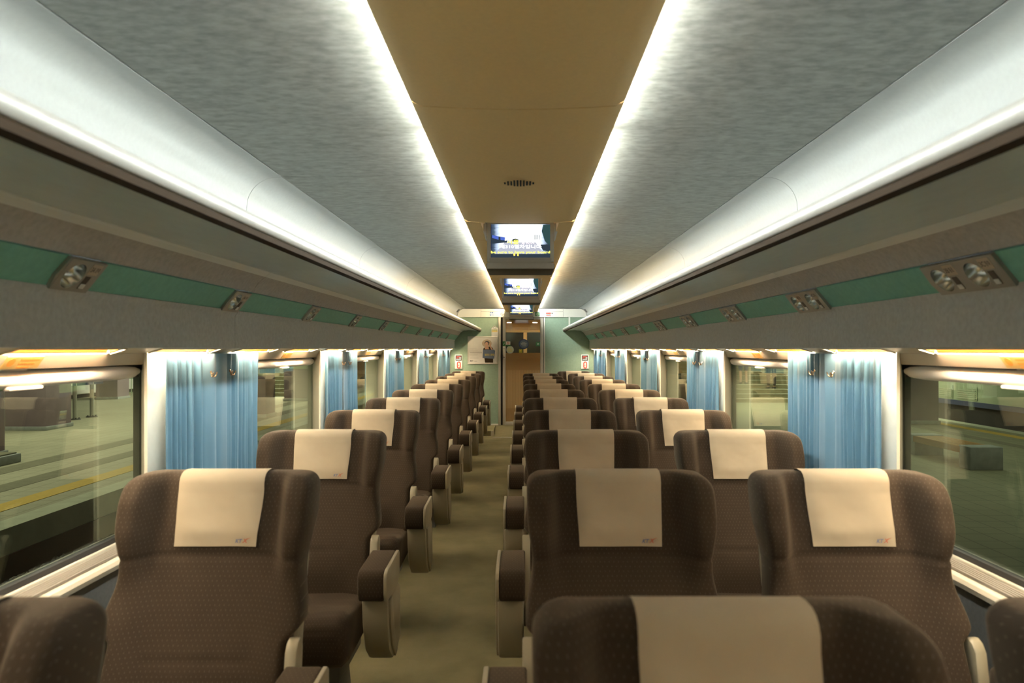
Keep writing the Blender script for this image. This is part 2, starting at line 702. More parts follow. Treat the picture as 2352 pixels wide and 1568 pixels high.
# ---- ceiling
ce = struct('ceiling')
cuts = [Y0] + [s for s in SEAM if Y0 < s < Y1] + [Y1]
for s in (-1, 1):
    for a, c in zip(cuts[:-1], cuts[1:]):
        g = 0.002
        MB().sheet(zz([(0.20, 0.768), (0.60, 0.766), (1.06, 0.762)]), 0.02, a + g, c - g, s).build('ceiling_panel', 'ceiling_metal', ce)
        arc = [(1.065, 0.761)] + [(1.085 + 0.135 * sin(t), 0.625 + 0.135 * cos(t)) for t in [0.15 * k for k in range(1, 10)]] + [(1.222, 0.60), (1.235, 0.36)]
        o = MB().sheet(zz(arc), 0.02, a + g, c - g, s).build('cove_panel', 'cove_white', ce, smooth=True)
# light trough over the centre panel and closed roof over everything
MB().sheet(zz([(-0.22, 0.768), (-0.20, 0.86), (0.20, 0.86), (0.22, 0.768)]), 0.02, Y0, Y1).build('light_trough', 'trough', ce)
MB().box(-1.6, 1.6, Y0 - 0.1, Y1 + 3.2, EYE + 0.95, EYE + 1.0).build('roof', 'dark_gap', ce)

TVY = [4.30, 7.46, 11.44]
segs = []
y = Y0
for cut in (2.09,):
    segs.append((y, cut, False)); y = cut
for t in TVY:
    segs.append((y, t - 0.31, False))
    segs.append((t - 0.31, t + 0.36, True))
    y = t + 0.36
segs.append((y, Y1 - 0.02, False))
CX = -0.012


def centre_profile(xa, xb, n=14):
    out = []
    for i in range(n + 1):
        x = xa + (xb - xa) * i / n
        u = abs(x) / 0.305
        z = 0.684 + 0.012 * u * u
        if u > 0.96:
            z += 0.012 * ((u - 0.96) / 0.04) ** 2
        out.append((CX + x, z))
    return out


for a, c, hole in segs:
    g = 0.003
    if a > Y0 and not hole:
        MB().sheet(zz([(x, z + 0.019) for x, z in centre_profile(-0.29, 0.29, 12)]), 0.003, a - 0.03, a + 0.03).build('seam_light_block', 'dark_gap', ce)  # dark strip added above the seam to stop tube light leaking through
    if not hole:
        MB().sheet(zz(centre_profile(-0.305, 0.305, 24)), 0.018, a + g, c - g).build('centre_panel', 'centre_tan', ce, smooth=True)
    else:
        for xa, xb in ((-0.305, -0.215), (0.215, 0.305)):
            MB().sheet(zz(centre_profile(xa, xb, 8)), 0.018, a + g, c - g).build('centre_panel', 'centre_tan', ce, smooth=True)
        w = MB()
        for xx in (-0.222, 0.212):
            w.box(CX + xx, CX + xx + 0.008, a, c, EYE + 0.69, EYE + 0.85)
        w.box(CX - 0.222, CX + 0.22, a - 0.0, a + 0.008, EYE + 0.69, EYE + 0.85)
        w.box(CX - 0.222, CX + 0.22, c - 0.008, c, EYE + 0.69, EYE + 0.85)
        w.box(CX - 0.222, CX + 0.22, a, c, EYE + 0.845, EYE + 0.853)
        w.build('recess', 'centre_tan', ce)

# speaker slots in the centre panel
sp = thing('ceiling_speaker_grille', 'row of short dark slots in the tan centre ceiling panel', 'speaker grille', (CX, 3.02, EYE + 0.683))
hs = [0.18, 0.5, 0.5, 0.75, 0.78, 0.78, 0.75, 0.5, 0.5, 0.18]
for i, h in enumerate(hs):
    x = -0.0585 + i * 0.013
    hl = 0.065 * h
    MB().box(x - 0.0035, x + 0.0035, -hl, hl, -0.0012, 0.004).build('slot', 'dark_gap', sp)

# ---- cove tubes, hidden above the edges of the centre panel
for s in (-1, 1):
    ys = []
    y = Y0 + 0.1
    while y < Y1 - 0.3:
        ys.append((y, min(y + 1.52, Y1 - 0.06)))
        y += 1.55
    for i, (a, c) in enumerate(ys):
        mid = (a + c) / 2
        warm = (5.0 < mid < 8.6) if s > 0 else (6.8 < mid < 14)
        n_end = len(ys) - i
        t = thing('fluorescent_tube', '%s tube above the centre panel, %s, %s from the end wall' % ('warm' if warm else 'cool', SIDE_NAME[s], ORD[n_end - 1]),
                  'lamp', (CX + s * 0.284, mid, EYE + 0.747), 'tubes behind the centre ceiling panel')
        hl = (c - a) / 2
        MB().tube([(0, -hl + 0.02, 0), (0, hl - 0.02, 0)], 0.012, 10).build('tube', 'tube_warm' if warm else 'tube_cool', t)
        for e in (-1, 1):
            MB().box(-0.014, 0.014, e * hl - 0.02, e * hl + 0.02, -0.036, 0.014).build('holder', 'white', t)

# ---- luggage racks
for s in (-1, 1):
    r = thing('luggage_rack', 'long overhead luggage rack with pale rounded lip on the %s' % SIDE_NAME[s], 'luggage rack', (0, 0, 0), 'luggage racks')
    # front lip, one long rounded rail
    lip = [(0.783, 0.349), (0.777, 0.355), (0.774, 0.372), (0.780, 0.390), (0.792, 0.396), (0.806, 0.388), (0.812, 0.370), (0.812, 0.349)]
    MB().prism([(s * (x - 0.012), z + EYE - 0.005) for x, z in lip], Y0, Y1 - 0.01, 'y').build('front_lip', 'rack_white', r, smooth=True, angle=50)
    MB().prism([(s * (x - 0.012), z + EYE - 0.005) for x, z in [(0.783, 0.349), (0.785, 0.333), (0.812, 0.330), (0.816, 0.349)]], Y0, Y1 - 0.01, 'y').build('edge_strip', 'rack_dark', r)
    for a, c in zip(cuts[:-1], cuts[1:]):
        g = 0.0015
        MB().sheet(zz([(0.800, 0.338), (0.90, 0.348), (1.00, 0.350), (1.06, 0.342), (1.085, 0.344), (1.113, 0.338)]), 0.016, a + g, c - g, s).build('shelf_panel', 'rack_under', r, smooth=True)
        MB().sheet(zz([(1.112, 0.337), (1.120, 0.332), (1.136, 0.318), (1.140, 0.322)]), 0.012, a + g, c - g, s).build('trim_strip', 'rack_trim', r)
        MB().sheet(zz([(1.136, 0.320), (1.170, 0.290), (1.196, 0.252), (1.205, 0.252)]), 0.015, a + g, c - g, s).build('slope_panel', 'taupe_panel', r, smooth=True)
st = thing('rack_strut', 'thin pale upright strut holding the rack end at the end wall header', 'strut', (0.885, Y1 - 0.10, EYE + 0.374))
MB().box(-0.014, 0.014, -0.014, 0.014, 0.0, 0.222).build('post', 'header_white', st, bevel=0.003)
MB().box(-0.03, 0.03, -0.02, 0.02, -0.004, 0.02).build('foot', 'header_white', st, bevel=0.004)

# ---- side walls
BAND_TOP = Vector((1.198, 0.246))
BAND_BOT = Vector((1.262, 0.168))
UNITS = [2.02 + 1.12 * k for k in range(-1, 10)]
HALF = {-1: 0.082, 1: 0.165}
windows = {}
for s in (-1, 1):
    nm = 'wall_left' if s < 0 else 'wall_right'
    w = struct(nm)
    # valance below the lamp band
    for a, c in zip(cuts[:-1], cuts[1:]):
        g = 0.0015
        MB().sheet(zz([(1.258, 0.168), (1.262, 0.158), (1.271, 0.146), (1.271, 0.004), (1.279, 0.002)]), 0.015, a + g, c - g, s).build('valance_panel', 'valance_grey', w, smooth=True)
    # green band between the reading lamp plates
    ed = [Y0]
    for u in UNITS:
        ed += [u - HALF[s] + 0.012, u + HALF[s] - 0.012]
    ed.append(Y1)
    for i in range(0, len(ed), 2):
        MB().sheet(zz([tuple(BAND_TOP), tuple(BAND_BOT)]), 0.008, ed[i], ed[i + 1], s).build('green_panel', 'green_band', w)
    # closed body behind rack and valance
    MB().prism([(s * x, z + EYE) for x, z in [(1.30, 0.30), (1.50, 0.30), (1.50, -0.005), (1.37, -0.005), (1.34, 0.06), (1.29, 0.06), (1.29, 0.14)]], Y0, Y1, 'y').build('upper_body', 'dark_gap', w)
    MB().prism([(s * x, z + EYE) for x, z in [(1.27, 0.34), (1.5, 0.34), (1.5, 0.96), (1.27, 0.96)]], Y0, Y1, 'y').build('roof_side', 'dark_gap', w)
    # lamp channel sloping out to the wall above the windows
    le = [Y0]
    for q in range(26):
        a = 1.87 + PITCH / 3 * (q - 9)
        if a + 0.50 > Y1 - 0.05 or a < Y0 + 0.1:
            continue
        le += [a - 0.001, a + 0.501]
    le.append(Y1)
    for i in range(0, len(le), 2):
        MB().sheet(zz([(1.279, 0.0045), (1.345, -0.0155)]), 0.012, le[i], le[i + 1], s).build('lamp_channel', 'window_cream', w)
    # wall pillars between windows
    edges = [Y0]
    for a in WIN:
        edges += [a, a + WLEN]
    edges.append(Y1)
    for i in range(0, len(edges), 2):
        a, c = edges[i], edges[i + 1]
        if c - a < 0.02:
            continue
        ua = 0.0 if i == 0 else 0.17
        uc = 0.0 if i == len(edges) - 2 else 0.17
        MB().prism([(s * XW, a), (s * XW, c), (s * 1.445, c - uc), (s * 1.445, a + ua)], EYE - 0.70, EYE - 0.012, 'z').build('pillar_panel', 'pillar_cream', w, bevel=0.004)
    # ledge and lower panelling
    MB().prism([(s * x, z + EYE) for x, z in [(1.52, -0.690), (1.345, -0.690), (1.328, -0.694), (1.322, -0.706), (1.326, -0.722), (1.345, -0.726), (1.52, -0.726)]], Y0, Y1, 'y').build('ledge', 'window_cream', w, smooth=True)
    MB().prism([(s * x, z + EYE) for x, z in [(1.352, -0.725), (1.345, -1.00), (1.52, -1.00), (1.52, -0.725)]], Y0, Y1, 'y').build('lower_panel', 'low_panel', w)
    MB().prism([(s * x, z + EYE) for x, z in [(1.338, -1.008), (1.338, -1.52), (1.52, -1.52), (1.52, -1.008)]], Y0, Y1, 'y').build('heater_panel', 'low_panel', w)

    # windows
    for k, a in enumerate(WIN):
        num = (k + 1) if s < 0 else (k + 8)
        c = a + WLEN
        wd = struct('window_%d' % num)
        windows[(s, k)] = wd
        MB().sheet(zz([(1.345, -0.0165), (1.374, -0.056), (1.445, -0.060)]), 0.02, a - 0.16, c + 0.16, s).build('head_panel', 'window_cream', wd, smooth=True, angle=50)
        for yy, d in ((a, 1), (c, -1)):
            # jamb with a rounded inner edge
            pts = [(1.335, 0.004), (1.345, 0.006), (1.38, -0.052), (1.41, -0.102), (1.442, -0.158), (1.442, -0.172), (1.345, -0.006)]
            MB().prism([(s * x, yy + d * q) for x, q in pts], EYE - 0.69, EYE - 0.014, 'z').build('jamb', 'window_cream', wd, smooth=True, angle=35)
        # ribbed sill
        MB().box(*sorted((s * 1.345, s * 1.44)), a - 0.16, c + 0.16, EYE - 0.688, EYE - 0.680).build('sill', 'sill_grey', wd)
        for q in range(4):
            xx = 1.352 + q * 0.011
            MB().box(*sorted((s * xx, s * (xx + 0.006))), a - 0.05, c + 0.05, EYE - 0.681, EYE - 0.677).build('rib', 'sill_grey', wd)
        MB().box(*sorted((s * 1.398, s * 1.410)), a - 0.09, c + 0.09, EYE - 0.682, EYE - 0.670).build('sill_edge', 'window_cream', wd, bevel=0.003)
        # rubber gasket around the pane
        za, zb = EYE - 0.676, EYE - 0.058
        gk = MB()
        xa, xb = sorted((s * 1.412, s * 1.432))
        gk.box(xa, xb, a - 0.150, c + 0.150, za, za + 0.022)
        gk.box(xa, xb, a - 0.150, c + 0.150, zb - 0.02, zb)
        gk.box(xa, xb, a - 0.150, a - 0.132, za, zb)
        gk.box(xa, xb, c + 0.132, c + 0.150, za, zb)
        gk.build('gasket', 'rubber', wd)
        fr = MB()
        xa, xb = sorted((s * 1.440, s * 1.462))
        fr.box(xa, xb, a - 0.20, c + 0.20, EYE - 0.73, za + 0.01)
        fr.box(xa, xb, a - 0.20, c + 0.20, zb - 0.01, EYE + 0.02)
        fr.box(xa, xb, a - 0.20, a - 0.14, EYE - 0.73, EYE)
        fr.box(xa, xb, c + 0.14, c + 0.20, EYE - 0.73, EYE)
        fr.build('outer_frame', 'rubber', wd)
        MB().box(*sorted((s * XG, s * (XG + 0.006))), a - 0.148, c + 0.148, za, zb).build('pane', 'glass', wd)
        # notice sticker on the sloping head panel
        yc = a + 0.68
        d = Vector((1.374 - 1.345, 0, -0.056 + 0.0165)).normalized()
        A = Vector((0, -s, 0))
        B = Vector((-s * d.x, 0, -d.z))
        N = A.cross(B)
        mtx = Matrix(((A.x, B.x, N.x, s * 1.3588), (A.y, B.y, N.y, yc), (A.z, B.z, N.z, EYE - 0.0368), (0, 0, 0, 1)))
        stk = MB().box(-0.075, 0.075, -0.020, 0.020, 0.0004, 0.0016).build('sticker', 'sticker_yellow', wd)
        stk.matrix_local = mtx
        if k < 4:
            MB().disc(-0.048, 0.002, 0.014, 0.0016, 0.0022, 16).build('pictogram', 'orange', stk)
            for q in range(3):
                MB().box(-0.015, 0.06 - 0.012 * q, 0.010 - 0.013 * q - 0.003, 0.010 - 0.013 * q + 0.003, 0.0016, 0.0020).build('print_line', 'orange', stk)

# ---- roller blinds
for s in (-1, 1):
    for k, a in enumerate(WIN):
        c = a + WLEN
        n_end = len(WIN) - k
        bl = thing('roller_blind', 'pale roller blind, %s window from the end wall, %s' % (ORD[n_end - 1], SIDE_NAME[s]), 'blind',
                   (s * 1.404, (a + c) / 2, EYE - 0.085), 'roller blinds')
        hl = WLEN / 2 + 0.07

        def barrel(u, v, s=s, hl=hl):
            y = -hl + 2 * hl * u
            e = min(1.0, (hl - abs(y)) / 0.16)
            sc = 0.35 + 0.65 * sqrt(max(0.0, 1 - (1 - e) ** 2))
            t = -pi * 0.62 + v * pi * 1.24
            return (-s * 0.016 * cos(t) * sc, y, 0.005 + (0.024 * sin(t) - 0.004) * sc)
        MB().grid(barrel, 40, 12).build('cassette', 'white', bl, smooth=True)
        MB().box(*sorted((s * 0.0, s * 0.012)), -hl, hl, -0.018, 0.026).build('back_rail', 'rubber', bl)
        MB().box(*sorted((-s * 0.018, s * 0.004)), 0.02, 0.16, -0.030, -0.020).build('pull_tab', 'white', bl, bevel=0.004)
        MB().box(*sorted((-s * 0.012, s * 0.006)), -0.05, 0.10, 0.024, 0.031).build('upper_clip', 'white', bl, bevel=0.003)

# ---- warm lamps above the windows
NL = 26
for s in (-1, 1):
    for q in range(NL):
        a = 1.87 + PITCH / 3 * (q - 9)
        c = a + 0.50
        if c > Y1 - 0.05 or a < Y0 + 0.1:
            continue
        n_end = 0
        yy = a
        while yy + PITCH / 3 + 0.50 <= Y1 - 0.05:
            yy += PITCH / 3
            n_end += 1
        lp = thing('window_lamp', 'warm flat lamp above the windows, %s, %s from the end wall' % (SIDE_NAME[s], ORD[n_end]), 'lamp',
                   (s * 1.311, (a + c) / 2, EYE - 0.0055), 'lamps above the windows')
        d = Vector((1.345 - 1.279, 0, -0.020)).normalized()
        A = Vector((0, -s, 0))
        B = Vector((-s * d.x, 0, -d.z))
        N = A.cross(B)
        lp.matrix_world = Matrix(((A.x, B.x, N.x, s * 1.311), (A.y, B.y, N.y, (a + c) / 2), (A.z, B.z, N.z, EYE - 0.0055), (0, 0, 0, 1)))
        # the glowing panel sits inside a shallow amber housing
        MB().box(-0.25, 0.25, -0.026, 0.026, -0.026, -0.022).build('diffuser', 'lamp_glow', lp)
        hs_ = MB()
        hs_.prism([(-0.026, -0.026), (-0.026, -0.014), (-0.0345, -0.006), (-0.0345, -0.026)], -0.254, 0.254, 'x')
        hs_.box(-0.254, 0.254, 0.026, 0.030, -0.034, 0.002)
        hs_.box(-0.254, -0.25, -0.026, 0.026, -0.034, 0.002)
        hs_.box(0.25, 0.254, -0.026, 0.026, -0.034, 0.002)
        hs_.build('housing', 'lamp_amber', lp)
        fr = MB()
        fr.box(-0.256, 0.256, 0.026, 0.031, -0.002, 0.005)
        fr.box(-0.256, -0.25, -0.026, 0.026, -0.002, 0.005)
        fr.box(0.25, 0.256, -0.026, 0.026, -0.002, 0.005)
        fr.build('rim', 'window_cream', lp)

# ---- curtains with coat hooks at the pillars
PILL = [a + WLEN for a in WIN]


def curtain(s, a, c, dense_at_start, seed):
    rnd = random.Random(seed)
    n = 150
    ph = rnd.random() * 6
    prof = []
    acc = 0.0
    for i in range(n + 1):
        t = i / n
        q = t if dense_at_start else 1 - t
        fr = 1.0 if q < 0.55 else 1.0 - 0.75 * min(1, (q - 0.55) / 0.3)
        acc += fr * (c - a) / n / 0.038 * 2 * pi
        amp = 0.017 if q < 0.6 else 0.011
        d = amp * (1.7 * abs(sin(acc / 2 + ph)) - 1.0 + 0.30 * sin(1.37 * acc + ph * 2) + 0.35 * sin(0.43 * acc))
        prof.append((a + t * (c - a), d))

    def fn(u, v):
        i = int(round(u * n))
        y, d = prof[i]
        zt = -0.020
        zb = -0.678
        z = zt + (zb - zt) * v
        k = 0.75 + 0.25 * sin(2.6 * v + ph)
        return (s * ((1.322 if dense_at_start else 1.328) - d * k), y + 0.004 * sin(9 * v + i * 0.05) * v, EYE + z)
    return MB().grid(fn, n, 14)


def make_hook(s, y, z, label):
    h = thing('coat_hook', label, 'coat hook', (s * 1.306, y, EYE + z), 'coat hooks on the window pillars')
    h.scale = (0.8, 0.8, 0.8)
    MB().lathe([(0.0, -0.002), (0.007, -0.002), (0.008, 0.002), (0.006, 0.005), (0.0, 0.005)], (0, 0, 0), 14, 'x').build('rosette', 'bronze', h, smooth=True)
    for e in (-1, 1):
        path = [(0, 0, 0.0)]
        for t in range(9):
            ang = t / 8 * pi * 0.95
            path.append((-s * (0.006 + 0.009 * (1 - cos(ang))), e * (0.006 + 0.016 * t / 8), -0.008 - 0.016 * sin(ang) + 0.012 * max(0, t - 4) / 4))
        MB().tube(path, [0.0035] * 7 + [0.0035, 0.004, 0.002], 8).build('prong', 'bronze', h, smooth=True)
    return h


for s in (-1, 1):
    for k, a in enumerate(PILL):
        if a > 12.0:
            continue
        b0 = a + 0.085
        n_end = len(PILL) - k
        far = 'far blue curtain on the %s pillar from the end wall, %s' % (ORD[n_end - 1], SIDE_NAME[s])
        near = 'blue curtain by the cream edge, %s pillar from the end wall, %s' % (ORD[n_end - 1], SIDE_NAME[s])
        o = curtain(s, b0, b0 + 0.475, True, k * 7 + (s + 1)).build('curtain', 'curtain_blue', None, smooth=True, angle=80)
        tag(o, near, 'curtain', 'blue window curtains')
        o = curtain(s, b0 + 0.48, a + 1.035, False, k * 7 + 3 + (s + 1)).build('curtain', 'curtain_blue', None, smooth=True, angle=80)
        tag(o, far, 'curtain', 'blue window curtains')
        for j, yy in enumerate((a + 0.46, a + 0.66)):
            make_hook(s, yy, -0.098, 'metal double coat hook, %s one on the %s pillar from the end wall, %s' % (('cream-edge', 'far')[j], ORD[n_end - 1], SIDE_NAME[s]))
    o = curtain(s, 12.80, 13.30, True, 90 + s).build('curtain', 'curtain_blue', None, smooth=True, angle=80)
    tag(o, 'narrow blue curtain in the corner by the end wall, %s' % SIDE_NAME[s], 'curtain', 'blue window curtains')

# ---- reading lamp plates with seat numbers
TAGTXT = {'A': '창측', 'B': '통로', 'C': '창측'}


def plate_with_holes(hw, hh, holes, th):
    """rounded plate, x +-hw, y +-hh, with circular holes, as strips around each hole"""
    m = MB()
    n = 32
    xs = [-hw] + [(holes[i][0] + holes[i][2] + holes[i + 1][0] - holes[i + 1][2]) / 2 for i in range(len(holes) - 1)] + [hw]
    cells = []
    if len(holes) == 1:
        cells = [(-hw, hw)]
    else:
        cells = [(-hw, 0.0), (0.0, hw)]
    for (cx, cy, r), (x0, x1) in zip(holes, cells):
        inner, outer = [], []
        for k in range(n):
            t = 2 * pi * k / n
            dx, dy = cos(t), sin(t)
            inner.append((cx + r * dx, cy + r * dy))
            tx = ((x1 - cx) / dx) if dx > 1e-9 else ((x0 - cx) / dx if dx < -1e-9 else 1e9)
            ty = ((hh - cy) / dy) if dy > 1e-9 else ((-hh - cy) / dy if dy < -1e-9 else 1e9)
            q = min(tx, ty)
            outer.append((cx + q * dx, cy + q * dy))
        # put cell corners exactly on the outline
        for cxr, cyr in ((x0, hh), (x1, hh), (x0, -hh), (x1, -hh)):
            i = min(range(n), key=lambda j: (outer[j][0] - cxr) ** 2 + (outer[j][1] - cyr) ** 2)
            outer[i] = (cxr, cyr)
        vs = [(p[0], p[1], th) for p in inner] + [(p[0], p[1], th) for p in outer] + [(p[0], p[1], 0) for p in outer]
        fs = []
        for k in range(n):
            k2 = (k + 1) % n
            fs += [(k, k2, n + k2, n + k), (n + k, n + k2, 2 * n + k2, 2 * n + k)]
        m.add(vs, fs)
    return m


def reading_unit(s, y, rown, n_end):
    single = s < 0
    hw = HALF[s]
    hh = 0.052
    c2 = (BAND_TOP + BAND_BOT) / 2
    d = (BAND_TOP - BAND_BOT).normalized()
    A = Vector((0, -s, 0))
    B = Vector((s * d.x, 0, d.y))
    N = A.cross(B)
    lab = ('satin metal reading lamp plate with one round lamp, %s from the end wall' if single else 'satin metal reading lamp plate with two round lamps, %s from the end wall') % ORD[n_end - 1]
    t = thing('reading_lamp_plate', lab, 'reading lamp', (0, 0, 0), 'reading lamp plates over the seats')
    t.matrix_world = Matrix(((A.x, B.x, N.x, s * c2.x), (A.y, B.y, N.y, y), (A.z, B.z, N.z, c2.y + EYE), (0, 0, 0, 1)))
    letters = ['A'] if single else ['B', 'C']
    cxs = [-0.025] if single else [-0.108, 0.052]
    r = 0.041
    plate_with_holes(hw, hh, [(cx, -0.002, r) for cx in cxs], 0.011).build('plate', 'satin_metal', t, smooth=True, angle=30)
    if not single or True:
        e = 1
        MB().prism([(-hw, -hh), (-hw - 0.012, -hh * 0.2), (-hw - 0.006, hh), (-hw, hh)], 0.0, 0.010, 'z').build('end_cheek', 'satin_metal', t)
    for cx, L in zip(cxs, letters):
        bowl = MB().lathe([(r, 0.011), (r * 0.97, 0.002), (r * 0.86, -0.016), (r * 0.62, -0.030), (0.018, -0.036)], (cx, -0.002, 0), 28)
        bowl.f = [f for f in bowl.f if len(f) == 4]
        bo = bowl.build('reflector', 'chrome', t, smooth=True)
        MB().lathe([(0.0185, -0.036), (0.0185, -0.026), (0.010, -0.022), (0.0, -0.021)], (cx, -0.002, 0), 18).build('bulb', 'tv_dark', bo, smooth=True)
        # seat number tag
        x0 = cx + r + 0.004
        tg = MB().box(x0, x0 + 0.046, 0.010, 0.046, 0.011, 0.0122).build('number_tag', 'tag_cream', t)
        text_fit('%d%s' % (rown, L), x0 + 0.003, x0 + 0.021, 0.020, 0.037, 0.0127, 0.012).build('number', 'ink', tg)
        text_fit(TAGTXT[L], x0 + 0.024, x0 + 0.043, 0.020, 0.037, 0.0127, 0.012).build('lettering', 'ink', tg)
        sw = MB().box(x0 + 0.006, x0 + 0.030, -0.040, 0.004, 0.006, 0.0118).build('switch', 'tv_dark', t)
        MB().box(x0 + 0.008, x0 + 0.028, -0.038, -0.022, 0.0116, 0.015).build('rocker', 'rack_trim', sw, bevel=0.002)


for s in (-1, 1):
    for i, y in enumerate(UNITS):
        reading_unit(s, y, i + 2, len(UNITS) - i)

# ------------------------------------------------------------------ end wall with door
PX = 13.78 / F_PX
we = struct('wall_end')
for xa, xb in ((-1.36, -0.447), (0.434, 1.36)):
    MB().box(xa, xb, Y1, Y1 + 0.06, 0.0, EYE + 0.60).build('green_panel', 'green_wall', we)
# header with its curved upper corners
hd = [(-1.222, 0.598), (1.222, 0.598)] + [(1.085 + 0.128 * sin(t), 0.625 + 0.128 * cos(t)) for t in [0.25 * k for k in range(6, -1, -1)]] + \
     [(-1.085 - 0.128 * sin(t), 0.625 + 0.128 * cos(t)) for t in [0.25 * k for k in range(0, 7)]]
MB().prism(zz(hd), Y1 - 0.03, Y1 + 0.03, 'y').build('header', 'header_white', we)
for xa, xb, za, zb in ((-0.775, -0.772, 0.60, 0.745), (0.772, 0.775, 0.60, 0.745), (-0.775, 0.775, 0.700, 0.704)):
    MB().box(xa, xb, Y1 - 0.0315, Y1 - 0.029, EYE + za, EYE + zb).build('panel_joint', 'tv_dark', we)
MB().box(-1.4, 1.4, Y1 + 0.03, Y1 + 0.08, EYE + 0.60, EYE + 0.96).build('upper_bulkhead', 'dark_gap', we)
MB().box(-1.345, -0.447, Y1 - 0.012, Y1, 0.085, 0.110).build('skirting', 'header_white', we)
MB().box(0.434, 1.345, Y1 - 0.012, Y1, 0.085, 0.110).build('skirting', 'header_white', we)
wb = struct('wall_back')
MB().box(-1.6, 1.6, Y0 - 0.08, Y0, 0.0, EYE + 1.0).build('green_panel', 'green_wall', wb)

dr = struct('door_1', (0, Y1, EYE))
dz = -1.435
MB().box(-0.447, -0.400, -0.02, 0.06, dz, 0.598).build('frame_post', 'frame_alu', dr, bevel=0.004)
MB().box(0.410, 0.434, -0.015, 0.06, dz, 0.598).build('frame_post', 'frame_alu', dr, bevel=0.004)
MB().box(-0.400, -0.365, 0.03, 0.06, dz, 0.598).build('door_gap', 'dark_gap', dr)
MB().box(0.402, 0.412, 0.03, 0.06, dz, 0.598).build('door_gap', 'dark_gap', dr)
MB().box(-0.365, -0.308, 0.005, 0.045, dz, 0.598).build('stile', 'frame_alu', dr, bevel=0.004)
MB().box(0.344, 0.402, 0.005, 0.045, dz, 0.598).build('stile', 'frame_alu', dr, bevel=0.004)
MB().box(-0.308, 0.344, 0.005, 0.045, 0.555, 0.598).build('top_rail', 'frame_alu', dr, bevel=0.004)
MB().box(-0.308, 0.344, 0.005, 0.045, dz, dz + 0.065).build('bottom_rail', 'frame_alu', dr, bevel=0.004)
MB().box(-0.308, 0.344, 0.022, 0.028, -0.074, 0.555).build('pane', 'door_glass', dr)
fp = MB().prism([(-0.308, dz + 0.065), (0.344, dz + 0.065), (0.344, -0.074), (-0.308, -0.074)], 0.0, 0.006, 'z').build('frosted_pane', 'frosted', dr)
fp.location = (0, 0.028, 0)
fp.rotation_euler = (radians(90), 0, 0)
hp = MB().box(-0.362, -0.314, -0.004, 0.006, -0.185, 0.045).build('handle_plate', 'white', dr, bevel=0.003)
MB().box(-0.350, -0.326, -0.022, -0.004, -0.150, 0.010).build('grip', 'window_cream', hp, bevel=0.006)
MB().box(-0.350, -0.326, -0.012, -0.003, -0.165, -0.148).build('grip_end', 'ink', hp)
MB().box(-0.350, -0.326, -0.012, -0.003, 0.008, 0.020).build('grip_end', 'ink', hp)


def wall_thing(name, label, cat, x, z, y=None, group=None):
    """an Empty whose local xy plane faces the cabin from the end wall"""
    return thing(name, label, cat, (x, Y1 - 0.001 if y is None else y, EYE + z), group, (radians(90), 0, 0))


def px2(x, y):
    return (x - 1199) * PX, (801 - y) * PX


# stickers on the door
x, z = px2(1203, 790)
t = wall_thing('door_sticker', 'large round dark blue sticker on the middle of the door glass', 'sticker', x, z, Y1 + 0.021)
MB().disc(0, 0, 0.095, 0.0, 0.002).build('rim', 'navy', t)
MB().disc(0, 0, 0.078, 0.002, 0.003).build('face', 'poster_blue', t)
for q, (xa, xb) in enumerate(((-0.035, 0.03), (-0.055, 0.055), (-0.05, 0.05), (-0.03, 0.045))):
    MB().box(xa, xb, 0.030 - 0.022 * q, 0.038 - 0.022 * q, 0.003, 0.0036).build('print_line', 'tv_light', t)
x, z = px2(1171.5, 803)
t = wall_thing('door_sticker', 'small round teal and yellow sticker low on the door glass by the handle', 'sticker', x, z, Y1 + 0.021)
MB().disc(0, 0, 0.072, 0.0, 0.002).build('rim', 'tv_light', t)
MB().disc(0, 0, 0.060, 0.002, 0.003).build('face', 'column_green', t)
for q, (xa, xb) in enumerate(((-0.04, 0.02), (-0.05, 0.045), (-0.045, 0.04))):
    MB().box(xa, xb, 0.020 - 0.026 * q, 0.034 - 0.026 * q, 0.003, 0.0036).build('print_line', 'sticker_yellow', t)
x, z = px2(1157.8, 789)
t = wall_thing('door_sign', 'green square sign with white slash on the door stile above the handle', 'sign', x, z, Y1 + 0.004)
MB().box(-0.026, 0.026, -0.045, 0.045, 0, 0.002).build('face', 'sign_green', t)
MB().prism([(-0.012, -0.020), (-0.006, -0.020), (0.012, 0.020), (0.006, 0.020)], 0.002, 0.003, 'z').build('slash', 'white', t)
x, z = px2(1167, 788)
t = wall_thing('door_sign', 'white sign with red circle and green foot on the door glass', 'sign', x, z, Y1 + 0.021)
MB().box(-0.042, 0.042, -0.030, 0.034, 0, 0.002).build('face', 'white', t)
MB().ring(0, 0.002, 0.016, 0.024, 0.002, 0.003, 20).build('circle', 'red', t)
MB().prism([(-0.014, 0.014), (-0.010, 0.018), (0.015, -0.009), (0.011, -0.013)], 0.002, 0.003, 'z').build('bar', 'red', t)
MB().box(-0.042, 0.045, -0.058, -0.030, 0, 0.002).build('foot', 'sign_green', t)
x, z = px2(1236, 790)
t = wall_thing('door_sign', 'green square sign with round white mark on the far side of the door glass', 'sign', x, z, Y1 + 0.021)
MB().box(-0.040, 0.040, -0.038, 0.038, 0, 0.002).build('face', 'sign_green', t)
MB().ring(0, 0, 0.010, 0.018, 0.002, 0.003, 18).build('mark', 'white', t)
x, z = px2(1196, 806)
t = wall_thing('door_sticker', 'small square yellow green sticker beside the round blue door sticker', 'sticker', x, z, Y1 + 0.0215)
MB().box(-0.033, 0.033, -0.034, 0.034, 0, 0.0015).build('face', 'olive', t)
MB().disc(0, 0.006, 0.014, 0.0015, 0.002, 14).build('mark', 'yellow', t)

